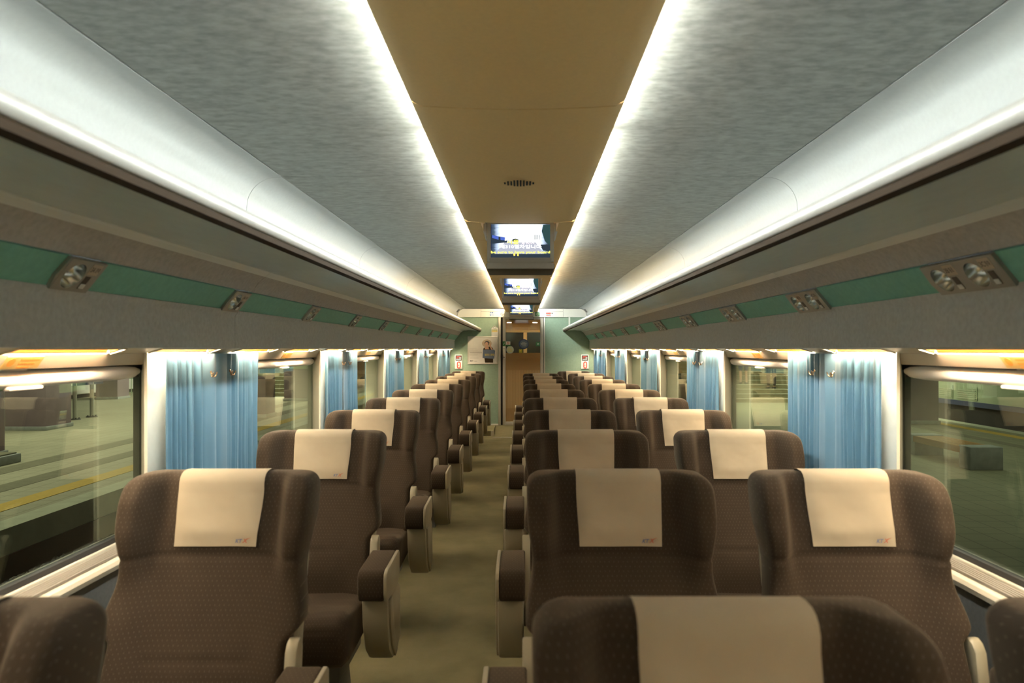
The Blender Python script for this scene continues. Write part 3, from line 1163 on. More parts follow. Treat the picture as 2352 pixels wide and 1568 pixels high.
# header signs
HY = Y1 - 0.031
x, z = px2(1129, 721)
t = wall_thing('header_sign', 'small blue and white block lettering sign on the header', 'sign', x, z, HY)
MB().box(-0.034, 0.034, -0.040, 0.040, 0, 0.002).build('face', 'white', t)
for xa, xb, ya, yb in ((-0.032, -0.014, 0.012, 0.038), (-0.010, 0.004, 0.020, 0.038), (0.010, 0.032, 0.010, 0.038), (-0.032, -0.016, -0.038, 0.004),
                       (-0.012, 0.002, -0.010, 0.010), (-0.012, 0.000, -0.038, -0.020), (0.008, 0.016, -0.034, 0.002), (0.022, 0.032, -0.034, 0.002)):
    MB().box(xa, xb, ya, yb, 0.002, 0.003).build('letter_block', 'blue', t)
x, z = px2(1153, 721.5)
t = wall_thing('header_sign', 'square no smoking sign on the header above the door', 'sign', x, z, HY)
MB().box(-0.034, 0.034, -0.036, 0.036, 0, 0.002).build('face', 'white', t)
MB().ring(0, 0, 0.020, 0.028, 0.002, 0.003, 22).build('circle', 'rack_dark', t)
MB().prism([(-0.018, 0.013), (-0.013, 0.018), (0.018, -0.013), (0.013, -0.018)], 0.002, 0.003, 'z').build('bar', 'red', t)
MB().box(-0.014, 0.016, -0.003, 0.004, 0.002, 0.0026).build('cigarette', 'ink', t)
x, z = px2(1234, 721.5)
t = wall_thing('header_sign', 'square green sign with pale round symbol on the header', 'sign', x, z, HY)
MB().box(-0.040, 0.046, -0.038, 0.038, 0, 0.002).build('face', 'sign_green', t)
MB().disc(0.004, 0, 0.027, 0.002, 0.003, 22).build('symbol', 'column_green', t)
MB().box(-0.016, 0.024, -0.004, 0.004, 0.003, 0.0036).build('arrow', 'sign_green', t)
x, z = px2(1259.5, 722)
t = wall_thing('header_sign', 'small red and white lettering sign on the header', 'sign', x, z, HY)
MB().box(-0.046, 0.046, -0.034, 0.034, 0, 0.002).build('face', 'white', t)
MB().box(-0.045, 0.045, 0.010, 0.033, 0.002, 0.003).build('band', 'red', t)
MB().box(-0.045, 0.045, -0.033, -0.016, 0.002, 0.003).build('band', 'red', t)
for q in range(5):
    MB().box(-0.040 + 0.017 * q, -0.028 + 0.017 * q, -0.012, 0.006, 0.002, 0.003).build('letter_block', 'ink', t)
x, z = px2(1268, 719.5)
t = wall_thing('header_lock', 'tiny dark catch on the header panel', 'catch', x, z, HY)
MB().lathe([(0.0, 0.010), (0.008, 0.010), (0.011, 0.0), (0.011, -0.001)], (0, 0, 0), 14).build('body', 'tv_dark', t)
MB().box(-0.002, 0.002, -0.007, 0.007, 0.010, 0.012).build('slot', 'ink', t)

# emergency call boxes
for s, (xa, xb) in ((-1, (-1.263, -1.123)), (1, (1.112, 1.254))):
    t = wall_thing('alarm_box', 'white alarm box with red oval handle on the green end wall, %s' % SIDE_NAME[s], 'alarm box', (xa + xb) / 2, -0.243, None, 'alarm boxes')
    MB().box(-0.070, 0.070, -0.136, 0.136, 0, 0.024).build('case', 'white', t, bevel=0.008)
    lb = MB().box(-0.058, 0.060, 0.022, 0.122, 0.024, 0.0255).build('label_plate', 'ink', t)
    for ya, yb, xa2, xb2, mm in ((0.094, 0.102, -0.040, 0.040, 'red'), (0.068, 0.080, -0.045, 0.000, 'red'), (0.066, 0.080, 0.012, 0.046, 'white'), (0.042, 0.054, -0.045, 0.044, 'white')):
        MB().box(xa2, xb2, ya, yb, 0.0255, 0.0262).build('print_line', mm, lb)
    MB().ring(0.005, -0.060, 0.018, 0.036, 0.024, 0.036, 32, cap=0.030).build('handle_ring', 'red', t, smooth=True, angle=40)
    MB().lathe([(0.0, 0.032), (0.007, 0.032), (0.008, 0.024)], (0.002, -0.066, 0), 12).build('knob', 'rack_dark', t)

# framed poster
x0, z1_ = px2(1074, 772)
x1, z0_ = px2(1143, 836)
pw, ph_ = (x1 - x0) / 2, (z1_ - z0_) / 2
t = wall_thing('poster', 'framed advertising poster of a person in a hat holding a blue bag', 'poster', (x0 + x1) / 2, (z0_ + z1_) / 2)
MB().box(-pw + 0.01, pw - 0.01, -ph_ + 0.01, ph_ - 0.01, 0, 0.010).build('sheet', 'poster_paper', t)
for xa, xb, ya, yb in ((-pw, pw, -ph_, -ph_ + 0.020), (-pw, pw, ph_ - 0.020, ph_), (-pw, -pw + 0.020, -ph_ + 0.02, ph_ - 0.02), (pw - 0.020, pw, -ph_ + 0.02, ph_ - 0.02)):
    MB().box(xa, xb, ya, yb, 0, 0.020).build('frame_bar', 'poster_frame', t, bevel=0.004)


def pp(px, py):
    """pixel of the 1283 x 1568 poster enlargement to poster plane"""
    gx, gz = px2(1065 + px / 14.255, 740 + py / 14.255)
    return gx - (x0 + x1) / 2, gz - (z0_ + z1_) / 2


def flat(pts, z, name, m, parent):
    return MB().prism([pp(*p) for p in pts], z, z + 0.0008, 'z').build(name, m, parent)


def ell(cx, cy, rx, ry, n=20):
    return [(cx + rx * cos(2 * pi * k / n), cy + ry * sin(2 * pi * k / n)) for k in range(n)]


pr = MB().prism([pp(*p) for p in [(650, 850), (700, 815), (900, 790), (960, 850), (975, 920), (965, 1320), (700, 1320), (640, 900)]], 0.010, 0.0105, 'z').build('printed_figure', 'rack_dark', t)
flat(ell(760, 690, 160, 130), 0.0105, 'hat', 'linen', pr)
flat(ell(765, 680, 82, 72), 0.0114, 'hair_print', 'hair', pr)
flat(ell(750, 705, 52, 62), 0.0123, 'face_print', 'skin', pr)
flat([(715, 760), (800, 760), (830, 880), (690, 880)], 0.0115, 'neck_print', 'skin', pr)
flat([(820, 690), (880, 690), (905, 800), (960, 900), (900, 890), (840, 760)], 0.0124, 'arm_print', 'skin', pr)
flat([(635, 895), (1000, 895), (1030, 940), (1000, 1190), (620, 1170)], 0.0130, 'bag_print', 'poster_blue', pr)
xa, ya = pp(685, 1100)
xb, yb = pp(1000, 1025)
text_fit('결론은 공제!', xa, xb, ya, yb, 0.0142, 0.015).build('bag_lettering', 'yellow', pr)
for q, (a_, c_, yy) in enumerate(((200, 420, 865), (200, 470, 925), (200, 600, 985), (210, 600, 1005), (200, 460, 1060), (200, 440, 1090), (210, 490, 1160), (210, 490, 1190))):
    h = 14 if q in (2, 3) else 6
    flat([(a_, yy - h), (c_, yy - h), (c_, yy), (a_, yy)], 0.0105, 'print_line', 'tv_grey' if q > 1 else 'tv_light', t)
xa, ya = pp(205, 1285)
xb, yb = pp(315, 1240)
text_fit('MG', xa, xb, ya, yb, 0.011, 0.02, 0.25).build('brand_lettering', 'ink', t)
xa, ya = pp(330, 1284)
xb, yb = pp(445, 1258)
text_fit('새마을금고', xa, xb, ya, yb, 0.011, 0.01).build('brand_lettering', 'ink', t)

# leaflet holder
x, z = px2(1136.3, 760)
t = wall_thing('card_holder', 'small white card holder with green stripe and loop above the poster', 'card holder', x, z)
MB().prism([(-0.062, -0.100), (0.062, -0.100), (0.062, 0.050), (0.045, 0.068), (0.025, 0.078), (-0.025, 0.078), (-0.045, 0.068), (-0.062, 0.050)], 0, 0.010, 'z').build('card', 'white', t)
MB().ring(0, 0.070, 0.020, 0.034, 0, 0.010, 20).build('loop', 'tv_light', t)
MB().box(-0.055, 0.050, 0.012, 0.026, 0.010, 0.011).build('stripe', 'olive', t)
MB().box(-0.055, 0.050, -0.020, 0.010, 0.010, 0.011).build('pale_stripe', 'sticker_yellow', t)

# corner vents on the cove panels
for s in (-1, 1):
    t = thing('corner_vent', 'small slotted dark vent in the white cove by the header, %s' % SIDE_NAME[s], 'vent', (s * 1.197, Y1 - 0.22, EYE + 0.700), 'corner vents')
    d = Vector((0.62, 0, -0.78))
    A = Vector((0, -s, 0)); B = Vector((-s * d.x, 0, -d.z)); N = A.cross(B)
    t.matrix_world = Matrix(((A.x, B.x, N.x, s * 1.184), (A.y, B.y, N.y, Y1 - 0.24), (A.z, B.z, N.z, EYE + 0.709), (0, 0, 0, 1)))
    MB().box(-0.10, 0.10, -0.055, 0.055, -0.004, 0.003).build('plate', 'cove_white', t)
    for q in range(8):
        MB().box(-0.075 + 0.0205 * q, -0.066 + 0.0205 * q, -0.036, 0.036, 0.0025, 0.004).build('slot', 'dark_gap', t)

# vestibule seen through the door glass
vs = struct('wall_vestibule')
v0 = Y1 + 0.06
MB().box(-0.62, -0.56, v0, Y1 + 2.3, 0.0, EYE + 0.60).build('side_panel', 'vestibule_tan', vs)
MB().box(0.56, 0.62, v0, Y1 + 2.3, 0.0, EYE + 0.60).build('side_panel', 'vestibule_tan', vs)
MB().box(-0.62, 0.62, v0, Y1 + 2.3, EYE + 0.56, EYE + 0.62).build('ceiling_panel', 'vestibule_tan', vs)
MB().box(-0.62, 0.62, Y1 + 2.25, Y1 + 2.3, 0.0, EYE + 0.6).build('back_panel', 'vestibule_tan', vs)
d2 = struct('door_2', (0, Y1 + 2.22, EYE))
MB().box(-0.50, 0.46, 0.0, 0.02, -1.4, 0.36).build('dark_pane', 'vestibule_dark', d2)
MB().box(0.03, 0.11, -0.03, 0.0, -1.4, 0.36).build('centre_post', 'vestibule_tan', d2, bevel=0.01)
MB().box(-0.56, 0.56, -0.03, 0.02, 0.36, 0.42).build('head_rail', 'vestibule_tan', d2, bevel=0.006)
for s in (-1, 1):
    t = thing('downlight', 'small round warm downlight in the vestibule ceiling, %s' % SIDE_NAME[s], 'lamp', (s * 0.27, Y1 + 1.55, EYE + 0.557), 'vestibule downlights')
    MB().lathe([(0.060, 0.003), (0.062, -0.004), (0.048, -0.006), (0.045, 0.0)], (0, 0, 0), 24).build('trim_ring', 'window_cream', t, smooth=True)
    MB().disc(0, 0, 0.046, -0.006, -0.002, 24).build('lens', 'downlight', t)

# ------------------------------------------------------------------ ceiling monitors
tvn = 0
for i, y in enumerate(TVY):
    n_end = len(TVY) - i
    t = thing('ceiling_monitor', 'flip-down ceiling monitor showing a street scene, %s from the end wall' % ORD[n_end - 1], 'monitor', (CX + 0.003, y, EYE + 0.466), 'ceiling monitors', (radians(90), 0, 0))
    # local x right, y up, z toward the viewer; origin under the housing
    MB().box(-0.198, 0.198, 0.0, 0.034, -0.33, 0.030).build('housing', 'tv_dark', t, bevel=0.006)
    MB().box(-0.194, 0.194, 0.002, 0.036, 0.026, 0.034).build('housing_front', 'tv_grey', t, bevel=0.003)
    MB().box(-0.182, 0.182, 0.036, 0.066, -0.010, 0.010).build('hinge_panel', 'tv_grey', t)
    bz = MB()
    bz.box(-0.196, 0.196, 0.046, 0.070, -0.030, 0.004)
    bz.box(-0.196, 0.196, 0.266, 0.282, -0.030, 0.004)
    bz.box(-0.196, -0.1745, 0.070, 0.266, -0.030, 0.004)
    bz.box(0.1745, 0.196, 0.070, 0.266, -0.030, 0.004)
    bz.build('bezel', 'tv_light', t)
    sc = MB().box(-0.175, 0.175, -0.0985, 0.0985, -0.006, 0.0).build('screen', 'screen_picture', t)
    sc.location = (0, 0.1685, 0)

    def sp_(x_, y_):
        # 1975 x 1568 enlargement of the first monitor to screen plane
        return ((x_ - 990) / 1600 * 0.35, (560 - y_) / 890 * 0.197)

    def poly(pts, z, name, m):
        return MB().prism([sp_(*p) for p in pts], z, z + 0.0003, 'z').build(name, m, sc)
    poly([(192, 400), (250, 400), (400, 440), (575, 465), (570, 560), (640, 545), (630, 600), (192, 640)], 0.0003, 'building_print', 'screen_dark')
    poly([(450, 455), (575, 465), (570, 545), (455, 535)], 0.0007, 'blue_block_print', 'screen_blue')
    poly([(230, 405), (400, 440), (400, 530), (230, 480)], 0.0007, 'blue_block_print', 'screen_blue')
    poly([(1600, 130), (1788, 130), (1788, 700), (1640, 560), (1560, 300)], 0.0003, 'building_print', 'screen_teal')
    poly([(1510, 660), (1788, 650), (1788, 830), (1600, 820)], 0.0003, 'kerb_print', 'screen_dark')
    for q in range(4):
        poly([(1370 + 38 * q, 400), (1385 + 38 * q, 400), (1385 + 38 * q, 525), (1370 + 38 * q, 525)], 0.0006, 'post_print', 'screen_teal')
    poly([(560, 600), (1400, 600), (1620, 905), (300, 905)], 0.0002, 'road_print', 'screen_road')
    poly([(192, 905), (1788, 905), (1788, 1000), (192, 1000)], 0.0003, 'road_print', 'screen_dark')
    poly([(770, 520), (850, 500), (935, 520), (935, 580), (770, 580)], 0.0005, 'gate_print', 'screen_dark')
    poly([(795, 900), (850, 860), (850, 950), (810, 965)], 0.0006, 'street_mark_print', 'screen_amber')
    poly([(895, 870), (945, 880), (940, 965), (900, 960)], 0.0006, 'street_mark_print', 'screen_amber')
    ax, ay = sp_(195, 890)
    bx_, by_ = sp_(1785, 825)
    text_fit('be sure to have your board', ax, bx_, ay - 0.004, by_, 0.0012, 0.022).build('caption', 'screen_yellow', sc)
    ax, ay = sp_(620, 645)
    bx_, by_ = sp_(945, 530)
    text_fit('서울', ax, bx_, ay, by_, 0.0012, 0.022).build('caption', 'screen_yellow', sc)
    ax, ay = sp_(1010, 645)
    bx_, by_ = sp_(1365, 545)
    text_fit('행 KTX', ax, bx_, ay, by_, 0.0012, 0.022).build('caption', 'screen_pink', sc)
    ax, ay = sp_(430, 765)
    bx_, by_ = sp_(1555, 660)
    text_fit('제310열차입니다', ax, bx_, ay, by_, 0.0012, 0.022).build('caption', 'screen_white', sc)
    MB().box(-0.176, -0.166, 0.057, 0.061, 0.004, 0.0052).build('button', 'tv_grey', t)
    MB().box(-0.160, -0.148, 0.056, 0.062, 0.004, 0.0056).build('button', 'tv_dark', t)
    for q in range(6):
        MB().box(-0.020 + 0.0065 * q, -0.0155 + 0.0065 * q, 0.056, 0.061, 0.004, 0.0048).build('brand_block', 'tv_dark', t)
    for s in (-1, 1):
        MB().prism([(s * 0.198, 0.17), (s * 0.203, 0.17), (s * 0.224, 0.245), (s * 0.222, 0.262), (s * 0.214, 0.272), (s * 0.198, 0.272)], -0.02, 0.0, 'z').build('hinge_arm', 'bracket', t, bevel=0.003)

# ------------------------------------------------------------------ seats
ZT = 1.142


def catmull(keys, z):
    n = len(keys)
    if z <= keys[0][0]:
        return keys[0][1]
    for i in range(n - 1):
        if z <= keys[i + 1][0]:
            p1, p2 = keys[i], keys[i + 1]
            p0 = keys[i - 1] if i else (2 * p1[0] - p2[0], 2 * p1[1] - p2[1])
            p3 = keys[i + 2] if i + 2 < n else (2 * p2[0] - p1[0], 2 * p2[1] - p1[1])
            h = p2[0] - p1[0]
            m1 = (p2[1] - p0[1]) / (p2[0] - p0[0]) * h
            m2 = (p3[1] - p1[1]) / (p3[0] - p1[0]) * h
            t = (z - p1[0]) / h
            return (2 * t ** 3 - 3 * t * t + 1) * p1[1] + (t ** 3 - 2 * t * t + t) * m1 + (-2 * t ** 3 + 3 * t * t) * p2[1] + (t ** 3 - t * t) * m2
    return keys[-1][1]


def smooth01(a, b_, x):
    t = max(0.0, min(1.0, (x - a) / (b_ - a)))
    return t * t * (3 - 2 * t)


SPINE = [(0.42, -0.275), (0.55, -0.245), (0.72, -0.175), (0.90, -0.085), (1.02, -0.035), (1.142, 0.0)]


def seat_hw(z):
    w = 0.246 + 0.034 * smooth01(0.700, 0.745, z)
    w -= 0.020 * smooth01(0.745, 0.89, z)
    w += 0.016 * smooth01(0.90, 1.04, z)
    r = 0.042
    q = z - (ZT - r)
    if q > 0:
        w = w - r + sqrt(max(0.0, r * r - q * q))
    return w


def seat_front(x, z):
    a = min(1.0, abs(x) / 0.285)
    y = catmull(SPINE, z)
    wing = 0.094 * smooth01(0.80, 1.0, z) * (1 - 0.35 * smooth01(1.06, 1.156, z)) * smooth01(0.58, 0.80, a)
    bol = 0.036 * (1 - smooth01(0.74, 0.96, z)) * smooth01(0.45, 0.85, a)
    pil = 0.018 * smooth01(0.925, 0.99, z) * (1 - smooth01(0.35, 0.60, a))
    lum = 0.016 * math.exp(-((z - 0.60) / 0.09) ** 2) * (1 - smooth01(0.4, 0.8, a))
    groove = 0.010 * math.exp(-((z - 0.912) / 0.007) ** 2)
    crease = 0.006 * math.exp(-((z - 0.655) / 0.006) ** 2) * (1 - smooth01(0.45, 0.6, a))
    return y - wing - bol - pil - lum + groove + crease


def seat_front_edge(u, z):
    hw = seat_hw(z)
    x = u * hw
    y = seat_front(x, z)
    a = abs(u)
    e = 0.08
    if a > 1 - e:
        t = (a - (1 - e)) / e
        y += 0.020 * (1 - sqrt(max(0.0, 1 - t * t)))
    rt = 0.040
    if z > ZT - rt:
        t = (z - (ZT - rt)) / rt
        y += 0.036 * (1 - sqrt(max(0.0, 1 - t * t)))
    return (x, y, z)


def seat_back(u, z):
    y = catmull(SPINE, z) + 0.090
    rt = 0.040
    if z > ZT - rt:
        t = (z - (ZT - rt)) / rt
        y -= 0.030 * (1 - sqrt(max(0.0, 1 - t * t)))
    a = abs(u)
    if a > 0.88:
        t = (a - 0.88) / 0.12
        y -= 0.03 * (1 - sqrt(max(0.0, 1 - t * t)))
    return (u * seat_hw(z), y, z)


def backrest_mesh():
    nu, nv = 44, 84
    us = [sin(pi / 2 * (-1 + 2 * i / nu)) * 0.5 + (-1 + 2 * i / nu) * 0.5 for i in range(nu + 1)]
    zs = []
    for j in range(nv + 1):
        t = j / nv
        zs.append(0.42 + (ZT - 0.42) * (1 - (1 - t) ** 1.25))
    m = MB()
    V = {}
    for j, z in enumerate(zs):
        for i, u in enumerate(us):
            V[('f', i, j)] = len(m.v); m.v.append(seat_front_edge(u, z))
    for j, z in enumerate(zs):
        for i, u in enumerate(us):
            V[('b', i, j)] = len(m.v); m.v.append(seat_back(u, z))
    for j in range(nv):
        for i in range(nu):
            m.f.append((V['f', i, j], V['f', i + 1, j], V['f', i + 1, j + 1], V['f', i, j + 1]))
            m.f.append((V['b', i, j], V['b', i, j + 1], V['b', i + 1, j + 1], V['b', i + 1, j]))
        for i in (0, nu):
            m.f.append((V['f', i, j], V['f', i, j + 1], V['b', i, j + 1], V['b', i, j]))
    for i in range(nu):
        m.f.append((V['f', i, 0], V['b', i, 0], V['b', i + 1, 0], V['f', i + 1, 0]))
        m.f.append((V['f', i, nv], V['f', i + 1, nv], V['b', i + 1, nv], V['b', i, nv]))
    # cloth coordinates: distance along the surface across and upward, so the dots follow the wings
    m.weave = [None] * len(m.v)
    for side in ('f', 'b'):
        up = [1.0]
        for j in range(1, nv + 1):
            a_, b_ = Vector(m.v[V[side, nu // 2, j - 1]]), Vector(m.v[V[side, nu // 2, j]])
            up.append(up[-1] + (b_ - a_).length)
        for j in range(nv + 1):
            acc = {nu // 2: 0.0}
            for i in range(nu // 2 + 1, nu + 1):
                acc[i] = acc[i - 1] + (Vector(m.v[V[side, i, j]]) - Vector(m.v[V[side, i - 1, j]])).length
            for i in range(nu // 2 - 1, -1, -1):
                acc[i] = acc[i + 1] - (Vector(m.v[V[side, i, j]]) - Vector(m.v[V[side, i + 1, j]])).length
            for i in range(nu + 1):
                m.weave[V[side, i, j]] = (acc[i] + 1.0, up[j], 0.0)
    return m


def cover_mesh():
    hw = 0.128
    path = []
    for k in range(15):
        path.append(('f', 0.938 + (ZT - 0.050 - 0.938) * k / 14))
    for k in range(1, 10):
        path.append(('t', k / 10))
    for k in range(6):
        path.append(('b', ZT - 0.05 - 0.11 * k / 5))

    def fn(u, v):
        x = -hw + 2 * hw * u
        kind, q = path[int(round(v * (len(path) - 1)))]
        zf = ZT - 0.050
        if kind == 'f':
            sag = 0.004 * sin(5.1 * u * pi + q * 23) * smooth01(1.10, 0.93, q) if False else 0.002 * sin(9 * u + 31 * q)
            flare = 0.010 * (1 - smooth01(0.92, 1.0, q)) * (0.5 + 0.5 * cos(2 * pi * u))
            return (x * (1.0 - 0.055 * (1 - smooth01(0.92, 1.10, q))), seat_front(x, q) - 0.007 - sag - flare * 0.5, q)
        yf_ = seat_front(x, zf)
        yb_ = catmull(SPINE, zf) + 0.090
        if kind == 't':
            t = q * pi
            cy = (yf_ + yb_) / 2
            ry = (yb_ - yf_) / 2 + 0.006
            p = 0.72
            cc, ss = cos(t), sin(t)
            return (x, cy - ry * math.copysign(abs(cc) ** p, cc), zf + 0.057 * ss ** p)
        return (x, catmull(SPINE, q) + 0.090 + 0.006, q)
    return MB().grid(fn, 16, len(path) - 1)


def logo_meshes():
    out = []
    z0 = 0.950
    for s_, x0, x1, h, mname in (('KT', 0.062, 0.083, 0.0115, 'logo_blue'), ('X', 0.082, 0.100, 0.0125, 'logo_red')):
        m = text_fit(s_, x0, x1, z0, z0 + h, 0, 0.02, 0.3)
        if s_ == 'X':
            m.add([(0.094, z0 + 0.0085, 0), (0.108, z0 + 0.0155, 0), (0.100, z0 + 0.0135, 0), (0.0915, z0 + 0.0105, 0)], [(0, 1, 2, 3)])
        m.v = [(v[0], seat_front(v[0], v[1]) - 0.0165, v[1]) for v in m.v]
        out.append((m, mname))
    return out


def cushion_mesh():
    def fn(u, v):
        # v goes round the section from rear top over the front edge to the rear underside
        x = -0.248 + 0.496 * u
        e = min(u, 1 - u) / 0.08
        rr = 0.028 * (1 - sqrt(max(0.0, 1 - (1 - min(1, e)) ** 2)))
        sec = [(-0.23, 0.500), (-0.32, 0.492), (-0.42, 0.497), (-0.50, 0.512), (-0.56, 0.522), (-0.605, 0.515), (-0.632, 0.490), (-0.640, 0.450), (-0.632, 0.390), (-0.610, 0.335), (-0.585, 0.312), (-0.40, 0.318), (-0.23, 0.325)]
        q = v * (len(sec) - 1)
        i = min(len(sec) - 2, int(q))
        t = q - i
        yy = sec[i][0] * (1 - t) + sec[i + 1][0] * t
        z = sec[i][1] * (1 - t) + sec[i + 1][1] * t
        cy, cz = -0.42, 0.41
        k = 1 - rr / 0.10
        dip = 0.010 * (1 - (2 * u - 1) ** 2) * (1 if z > 0.45 else 0)
        return (x, cy + (yy - cy) * (1 - rr / 0.25), cz + (z - cz) * k - dip)
    m = MB().grid(fn, 20, 36)
    w = 21
    m.f.append(tuple(j * w for j in range(37)))
    m.f.append(tuple(j * w + 20 for j in range(36, -1, -1)))
    m.f.append(tuple(list(range(0, 21)) + [36 * w + i for i in range(20, -1, -1)]))
    return m


def make_seat(kind):
    t = thing('train_seat', '', 'seat')
    bk = backrest_mesh().build('backrest', 'seat_fabric', t, smooth=True, angle=70)
    cv = cover_mesh().build('headrest_cover', 'linen', t, smooth=True, angle=80)
    cv['label'] = 'cream linen headrest cover'
    for m, mn in logo_meshes():
        m.build('logo', mn, cv)
    cushion_mesh().build('seat_cushion', 'seat_fabric', t, smooth=True, angle=60)
    MB().prism([(-0.150, 0.40), (-0.06, 0.62), (0.02, 0.86), (0.085, 1.08), (0.115, 1.08), (0.075, 0.86), (0.01, 0.62), (-0.06, 0.40)], -0.235, 0.235, 'x').build('back_shell', 'plastic_beige', t, bevel=0.012)
    MB().box(-0.20, 0.20, -0.52, -0.14, 0.22, 0.315).build('pedestal', 'base_metal', t, bevel=0.015)
    for e in (-1, 1):
        MB().prism([(-0.50, 0.0), (-0.14, 0.0), (-0.19, 0.04), (-0.25, 0.22), (-0.40, 0.22), (-0.46, 0.04)], e * 0.15 - 0.02, e * 0.15 + 0.02, 'x').build('leg', 'base_metal', t, bevel=0.006)
    arms = {'single': [(1, 'wide'), (-1, 'slim')], 'aisle': [(-1, 'wide'), (1, 'centre')], 'window': [(1, 'slim')]}[kind]
    for e, ak in arms:
        xa, xb = {'wide': (0.278, 0.378), 'centre': (0.292, 0.392), 'slim': (0.262, 0.312)}[ak]
        pad_pts = [(-0.565, 0.555), (-0.578, 0.585), (-0.580, 0.640), (-0.570, 0.664), (-0.548, 0.674), (-0.300, 0.682), (-0.285, 0.670), (-0.285, 0.590), (-0.300, 0.565), (-0.42, 0.548)]
        pad = MB().prism(pad_pts, *sorted((e * xa, e * xb)), 'x').build('armrest', 'seat_fabric', t, bevel=0.010, angle=60)
        if ak == 'wide':
            cap = [(p[0] + (0.004 if p[0] < -0.5 else -0.004), p[1] + (0.004 if p[1] > 0.62 else -0.002)) for p in pad_pts]
            MB().prism(pad_pts, *sorted((e * xb, e * (xb + 0.014))), 'x').build('end_cap', 'plastic_beige', pad, bevel=0.004)
        if ak != 'slim':
            side = [(-0.530, 0.552), (-0.300, 0.566), (-0.235, 0.520), (-0.215, 0.300), (-0.30, 0.262), (-0.395, 0.268), (-0.470, 0.330), (-0.515, 0.440)]
            MB().prism(side, *sorted((e * (xa + 0.006), e * (xb + 0.008))), 'x').build('side_panel', 'plastic_beige', t, bevel=0.014)
            if ak == 'wide':
                rim = [(-0.505, 0.545), (-0.455, 0.545), (-0.440, 0.470), (-0.400, 0.380), (-0.340, 0.285), (-0.385, 0.275), (-0.455, 0.350), (-0.495, 0.450)]
                MB().prism(rim, *sorted((e * (xb + 0.006), e * (xb + 0.016))), 'x').build('side_rim', 'plastic_beige', t, bevel=0.004)
        up = [(-0.300, 0.36), (-0.215, 0.36), (-0.175, 0.690), (-0.182, 0.712), (-0.200, 0.720), (-0.222, 0.712), (-0.240, 0.690)]
        MB().prism(up, *sorted((e * 0.256, e * 0.290)), 'x').build('arm_upright', 'plastic_beige', t, bevel=0.007)
    remember(t)
    return t


proto = {k: make_seat(k) for k in ('single', 'aisle', 'window')}
used = set()


def place_seat(kind, x, y, label, group):
    p = proto[kind]
    if kind in used:
        o = copy_tree(p)
    else:
        o = p
        used.add(kind)
    o.location = (x, y, 0)
    o['label'] = label
    o['group'] = group
    return o


ROWY = [(n + 0.995) * 1.12 for n in range(0, 11)]
ROWY[0] = 1.055
for n in range(11):
    place_seat('single', -0.905, ROWY[n], 'brown dotted single seat on the poster side, %s row from the end wall' % ORD[10 - n], 'single seats by the windows')
for n in range(10):
    place_seat('aisle', 0.291, ROWY[n], 'brown dotted aisle seat of a pair, %s pair from the end wall' % ORD[9 - n], 'paired seats, aisle places')
    place_seat('window', 0.980, ROWY[n], 'brown dotted window seat of a pair, %s pair from the end wall' % ORD[9 - n], 'paired seats, window places')
place_seat('aisle', 0.870, 12.30, 'lone brown seat behind the last seat pair, close to the end wall', 'seats by the end wall')

# ------------------------------------------------------------------ the station outside
PZ = EYE - 2.05                 # platform surface
pl = struct('platform_left')
MB().box(-26, -6.2, 2, 60, PZ - 0.3, PZ).build('paving', 'paving_pale', pl)
MB().box(-6.2, -5.88, 2, 60, PZ - 0.3, PZ + 0.002).build('kerb', 'kerb', pl)
MB().box(-6.88, -6.55, 2, 60, PZ - 0.05, PZ + 0.006).build('tactile_strip', 'tactile', pl)
MB().box(-7.85, -7.45, 2, 60, PZ - 0.05, PZ + 0.004).build('dark_strip', 'dark_paving', pl)
MB().box(-8.95, -8.50, 2, 60, PZ - 0.05, PZ + 0.004).build('dark_strip', 'dark_paving', pl)
MB().box(-6.0, -5.92, 2, 60, PZ - 1.2, PZ - 0.05).build('platform_face', 'platform_edge', pl)
MB().box(-6.2, -5.86, 2, 60, PZ - 0.42, PZ - 0.30).build('platform_ledge', 'platform_edge', pl)
pg = struct('ground_track')
MB().box(-6.1, -1.5, -2, 60, PZ - 0.80, PZ - 0.66).build('track_bed', 'platform_edge', pg)
for xx in (-4.95, -3.52):
    MB().prism([(xx - 0.07, PZ - 0.66), (xx + 0.07, PZ - 0.66), (xx + 0.01, PZ - 0.60), (xx + 0.036, PZ - 0.53), (xx + 0.036, PZ - 0.50), (xx - 0.036, PZ - 0.50), (xx - 0.036, PZ - 0.53), (xx - 0.01, PZ - 0.60)], -2, 60, 'y').build('rail', 'steel', pg)
# ballast
ico = [(0, 0, 1)] + [(0.894 * cos(2 * pi * k / 5), 0.894 * sin(2 * pi * k / 5), 0.447) for k in range(5)] + \
      [(0.894 * cos(2 * pi * k / 5 + pi / 5), 0.894 * sin(2 * pi * k / 5 + pi / 5), -0.447) for k in range(5)] + [(0, 0, -1)]
icf = [(0, 1 + k, 1 + (k + 1) % 5) for k in range(5)] + [(11, 6 + (k + 1) % 5, 6 + k) for k in range(5)] + \
      [(1 + k, 6 + k, 1 + (k + 1) % 5) for k in range(5)] + [(6 + k, 6 + (k + 1) % 5, 1 + (k + 1) % 5) for k in range(5)]
bl = MB()
rnd = random.Random(3)
for q in range(4200):
    xx = -5.92 + rnd.random() ** 1.4 * 2.2
    yy = 4.0 + 13 * rnd.random()
    r = 0.025 + 0.03 * rnd.random()
    sx, sy, sz = (r * (0.7 + 0.6 * rnd.random()) for _ in range(3))
    zb = PZ - 0.66 + 0.04 * rnd.random() + 0.05 * max(0, 1 - abs(xx + 5.3) / 0.5)
    ca, sa = cos(q), sin(q)
    bl.add([(xx + sx * (v[0] * ca - v[1] * sa), yy + sy * (v[0] * sa + v[1] * ca), zb + sz * v[2]) for v in ico], icf)
o = bl.build('ballast', 'stone')
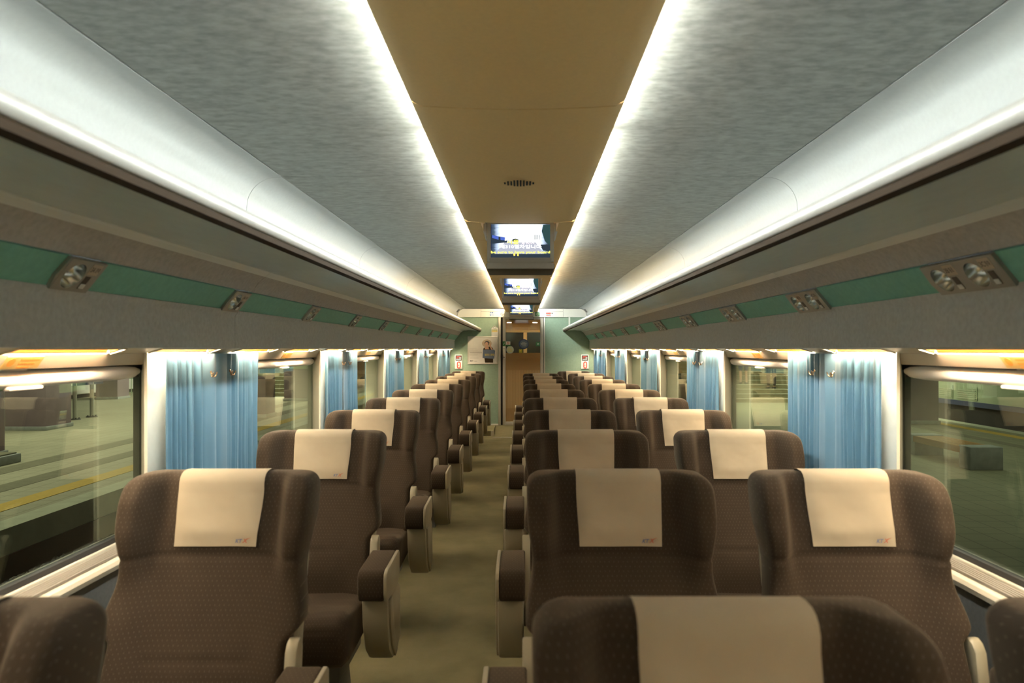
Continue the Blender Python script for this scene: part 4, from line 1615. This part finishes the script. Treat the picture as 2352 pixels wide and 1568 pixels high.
tag(o, 'dark loose ballast stones beside the track below the platform', 'ballast', None, 'stuff')


def column(x, y, w, label, base=False, green_from=1.25, rnd_=False):
    t = thing('platform_column', label, 'column', (x, y, PZ), 'platform columns')
    h = w / 2
    MB().box(-h, h, -h, h, 0, green_from).build('lower_shaft', 'column_purple', t, bevel=0.04)
    MB().box(-h, h, -h, h, green_from, 4.9).build('upper_shaft', 'column_green', t, bevel=0.04)
    MB().box(-h - 0.03, h + 0.03, -h - 0.03, h + 0.03, 0, 0.10).build('plinth', 'concrete', t, bevel=0.01)
    return t


column(-10.45, 13.6, 1.0, 'wide purple grey platform column outside, closest to the front single seats')
column(-12.48, 18.9, 1.05, 'purple platform column outside beside the metal sign posts', green_from=1.45)
column(-16.9, 30.2, 0.9, 'distant purple column outside beside the railing')
column(-8.05, 22.2, 0.85, 'purple platform column outside left of the stairs')
column(-8.85, 29.4, 1.1, 'purple platform column outside right of the stairs')
t = thing('platform_kerb_block', 'low grey concrete block on the platform beside the nearest purple column', 'block', (-9.35, 12.85, PZ), None)
MB().box(-0.35, 0.25, -0.45, 0.45, 0, 0.16).build('body', 'concrete', t, bevel=0.02)
MB().box(-0.30, 0.20, -0.40, 0.40, 0.16, 0.185).build('top_slab', 'dark_paving', t, bevel=0.01)

t = thing('platform_sign', 'navy station sign on two round steel posts on the platform', 'sign', (-12.95, 21.6, PZ), None)
for yy in (-0.42, 0.42):
    MB().tube([(0, yy, 0), (0, yy, 2.1)], 0.055, 14).build('post', 'steel', t, smooth=True)
    MB().lathe([(0.0, 0.03), (0.15, 0.03), (0.16, 0.0)], (0, yy, 0), 18).build('base_plate', 'base_metal', t)
    for q in range(4):
        MB().disc(0.11 * cos(pi / 4 + q * pi / 2), yy + 0.11 * sin(pi / 4 + q * pi / 2), 0.018, 0.03, 0.06, 8).build('bolt', 'base_metal', t)
MB().box(-0.05, 0.05, -0.95, 0.95, 0.98, 2.1).build('panel', 'navy', t, bevel=0.01)
MB().box(0.05, 0.056, -0.95, -0.62, 0.99, 2.09).build('white_field', 'white', t)
MB().box(0.05, 0.056, -0.20, 0.60, 1.10, 1.30).build('pale_field', 'kerb', t)


def stairs(name, label, x0, x1, y, n, rise, run):
    t = thing(name, label, 'stairs', ((x0 + x1) / 2, y, PZ), None)
    hw = (x1 - x0) / 2
    tread = MB().box(-hw, hw, 0, run + 0.02, -rise, -0.012).mesh('step')
    tread.materials.append(M['stair_stone'])
    nose = MB().box(-hw, hw, -0.015, 0.05, -0.030, 0.0).mesh('lit_nosing')  # pale front strip paints the lit edge of each step
    nose.materials.append(M['stair_edge_lit'])
    for k in range(n):
        a = link('step', tread, t)
        a.location = (0, k * run, (k + 1) * rise)
        c = link('lit_nosing', nose, a)
    return t


stairs('staircase', 'broad stone stairs rising from the platform outside the single-seat windows', -13.2, -8.9, 31.6, 16, 0.165, 0.30)
stairs('staircase', 'broad stone stairs rising from the platform outside the paired-seat windows', 6.5, 12.6, 27.9, 16, 0.165, 0.30)

t = thing('platform_railing', 'thin green metal railing with bars at the platform end', 'railing', (-16.1, 32.4, PZ), None)
for zr in (0.12, 0.75, 1.15):
    MB().tube([(-1.6, 0, zr), (1.6, 0, zr)], 0.022, 6).build('rail', 'column_green', t)
for q in range(17):
    MB().tube([(-1.6 + 0.2 * q, 0, 0), (-1.6 + 0.2 * q, 0, 1.15)], 0.014, 6).build('bar', 'column_green', t)
for q in range(5):
    MB().box(-1.3 + 0.32 * q, -1.08 + 0.32 * q, -0.04, -0.02, 0.85, 1.12).build('notice', 'white', t)

t = thing('parked_locomotive', 'white nosed train end standing beyond the purple column', 'train', (-19.8, 29.0, PZ - 0.3), None)
MB().prism([(0.0, 0.45), (0.35, 0.40), (0.9, 0.45), (6, 0.45), (6, 3.3), (1.9, 3.3), (0.7, 1.9), (0.1, 1.25)], -1.4, 1.4, 'x').build('body', 'white', t, bevel=0.08)
MB().box(-1.3, 1.3, 0.5, 6, 0.05, 0.45).build('underframe', 'train_under', t)
for s in (-1, 1):
    MB().lathe([(0.0, -0.06), (0.42, -0.06), (0.42, 0.06), (0.0, 0.06)], (s * 1.2, 1.4, 0.42), 20, 'x').build('wheel', 'train_under', t)
MB().box(1.40, 1.42, 0.25, 0.6, 1.0, 1.12).build('tail_lamp', 'red', t)
MB().prism([(0.75, 1.5), (1.7, 1.5), (1.7, 2.5), (1.35, 2.5)], 1.39, 1.42, 'x').build('cab_window', 'rubber', t)
t = thing('freight_wagon', 'dark low freight wagon behind the station sign', 'wagon', (-19.6, 36.0, PZ - 0.3), None)
MB().box(-1.4, 1.4, 0, 12, 0.55, 1.5).build('body', 'train_under', t, bevel=0.03)
MB().box(-1.42, 1.42, 0, 12, 1.5, 2.0).build('top_rim', 'tv_grey', t)
for yy in (1.5, 3.3, 8.7, 10.5):
    MB().lathe([(0.0, -0.07), (0.43, -0.07), (0.43, 0.07), (0.0, 0.07)], (1.25, yy, 0.43), 18, 'x').build('wheel', 'train_under', t)

# paired-seat side
pr_ = struct('platform_right')
MB().box(1.75, 12.0, -1, 60, PZ - 0.3, PZ).build('paving', 'paving_green', pr_)
MB().box(12.0, 12.35, -1, 60, PZ - 0.3, PZ + 0.003).build('kerb', 'kerb', pr_)
MB().box(11.35, 11.65, -1, 60, PZ - 0.05, PZ + 0.006).build('tactile_strip', 'tactile', pr_)
MB().box(10.3, 10.6, -1, 60, PZ - 0.05, PZ + 0.004).build('dark_strip', 'dark_paving', pr_)
MB().box(12.3, 18.0, -1, 60, PZ - 0.9, PZ - 0.7).build('track_bed', 'platform_edge', pr_)
column(10.85, 20.4, 1.0, 'purple platform column outside close to the wooden bench')

t = thing('platform_bench', 'wooden slat bench on grey concrete blocks on the platform', 'bench', (7.85, 12.35, PZ), None)
for yy in (0.0, 1.75):
    MB().box(-0.28, 0.28, yy, yy + 0.34, 0, 0.39).build('support_block', 'concrete', t, bevel=0.015)
for q in range(5):
    MB().box(-0.27 + 0.11 * q, -0.175 + 0.11 * q, 0.30, 1.80, 0.33, 0.375).build('slat', 'wood', t, bevel=0.005)
MB().box(-0.285, -0.265, 0.30, 1.80, 0.26, 0.37).build('front_board', 'wood', t)

t = thing('passenger_train', 'pale train with blue stripe standing across the platform', 'train', (12.7, 0, PZ), None)
MB().prism([(0.0, 0.42), (0.0, 2.6), (0.25, 3.2), (2.7, 3.2), (2.9, 2.6), (2.9, 0.42)], -1, 26.5, 'y').build('body', 'train_pale', t, smooth=True)
MB().box(-0.012, 0.0, -1, 26.5, 0.42, 0.56).build('blue_stripe', 'train_blue', t)
MB().box(0.08, 2.8, -1, 26.5, -0.5, 0.41).build('underframe', 'train_under', t)
for yy in (20.4, 21.55):
    vt = MB().box(-0.016, 0.0, yy, yy + 0.98, 0.60, 0.98).build('vent_panel', 'train_pale', t)
    for q in range(5):
        MB().box(-0.028, -0.012, yy + 0.06, yy + 0.92, 0.63 + 0.055 * q, 0.655 + 0.055 * q).build('vent_slat', 'kerb', vt)
for yy in (4.0, 6.6, 13.5, 16.1, 23.0):
    MB().lathe([(0.0, -0.06), (0.43, -0.06), (0.43, 0.06), (0.0, 0.06)], (0.35, yy, -0.12), 20, 'x').build('wheel', 'train_under', t)


# two people on the stairs, seen below the blind
def person(x, y, z, label, cloth, bare_legs, face=0.0, stride=0.12):
    def skin_obj(name, joints, edges, rad, m, parent):
        me = bpy.data.meshes.new(name)
        me.from_pydata(joints, edges, [])
        ob = link(name, me, parent)
        me.materials.append(M[m])
        sk = ob.modifiers.new('skin', 'SKIN')
        for i, r in enumerate(rad):
            me.skin_vertices[0].data[i].radius = (r, r)
        me.skin_vertices[0].data[0].use_root = True
        sk.use_smooth_shade = True
        sb = ob.modifiers.new('sub', 'SUBSURF')
        sb.levels = 1
        sb.render_levels = 1
        dg = bpy.context.evaluated_depsgraph_get()
        baked = bpy.data.meshes.new_from_object(ob.evaluated_get(dg))
        ob.modifiers.clear()
        ob.data = baked
        return ob
    t = thing('person', label, 'person', (x, y, z), 'people on the stairs')
    t.rotation_euler = (0, 0, face)
    J = [(0, 0, 0.95), (0, 0.02, 1.18), (0, 0.0, 1.40), (0, 0, 1.50), (0, -0.02, 1.58), (0, -0.02, 1.70),
         (0.10, 0, 0.90), (0.11, -stride, 0.50), (0.11, -stride + 0.05, 0.09), (0.12, -stride - 0.10, 0.04),
         (-0.10, 0, 0.90), (-0.11, stride * 0.3, 0.50), (-0.11, stride + 0.05, 0.09), (-0.12, stride - 0.10, 0.04),
         (0.19, 0, 1.40), (0.24, 0.03, 1.13), (0.25, -0.06, 0.90), (0.25, -0.09, 0.80),
         (-0.19, 0, 1.40), (-0.24, 0.03, 1.13), (-0.25, -0.06, 0.90), (-0.25, -0.09, 0.80)]
    E = [(0, 1), (1, 2), (2, 3), (3, 4), (4, 5), (0, 6), (6, 7), (7, 8), (8, 9), (0, 10), (10, 11), (11, 12), (12, 13), (2, 14), (14, 15), (15, 16), (16, 17), (2, 18), (18, 19), (19, 20), (20, 21)]
    Rr = [0.14, 0.13, 0.14, 0.055, 0.085, 0.085, 0.085, 0.06, 0.042, 0.035, 0.085, 0.06, 0.042, 0.035, 0.06, 0.045, 0.034, 0.03, 0.06, 0.045, 0.034, 0.03]
    skin_obj('body', J, E, Rr, 'skin', t)
    ci = list(range(3)) + [6, 7, 10, 11, 14, 15, 18, 19]
    if not bare_legs:
        ci += [8, 12]
    ci = sorted(ci)
    mp = {a: i for i, a in enumerate(ci)}
    skin_obj('clothing', [J[a] for a in ci], [(mp[a], mp[b_]) for a, b_ in E if a in mp and b_ in mp], [Rr[a] * 1.22 + 0.01 for a in ci], cloth, t)
    MB().lathe([(0.0, 0.105), (0.05, 0.095), (0.09, 0.05), (0.10, 0.0), (0.09, -0.06), (0.06, -0.10)], (0, 0.015, 1.66), 18).build('hair', 'hair', t, smooth=True)
    for sx, yy in ((0.11, -stride), (-0.11, stride)):
        MB().box(sx - 0.045, sx + 0.045, yy - 0.14, yy + 0.11, 0.0, 0.075).build('shoe', 'dark_cloth', t, bevel=0.03)
    return t


person(8.75, 28.93, PZ + 0.165 * 4, 'person with bare lower legs walking up the platform stairs', 'navy', True, pi, 0.015)
person(9.75, 28.63, PZ + 0.165 * 3, 'person in dark clothes with dark trousers on the platform stairs', 'dark_cloth', False, pi, 0.01)
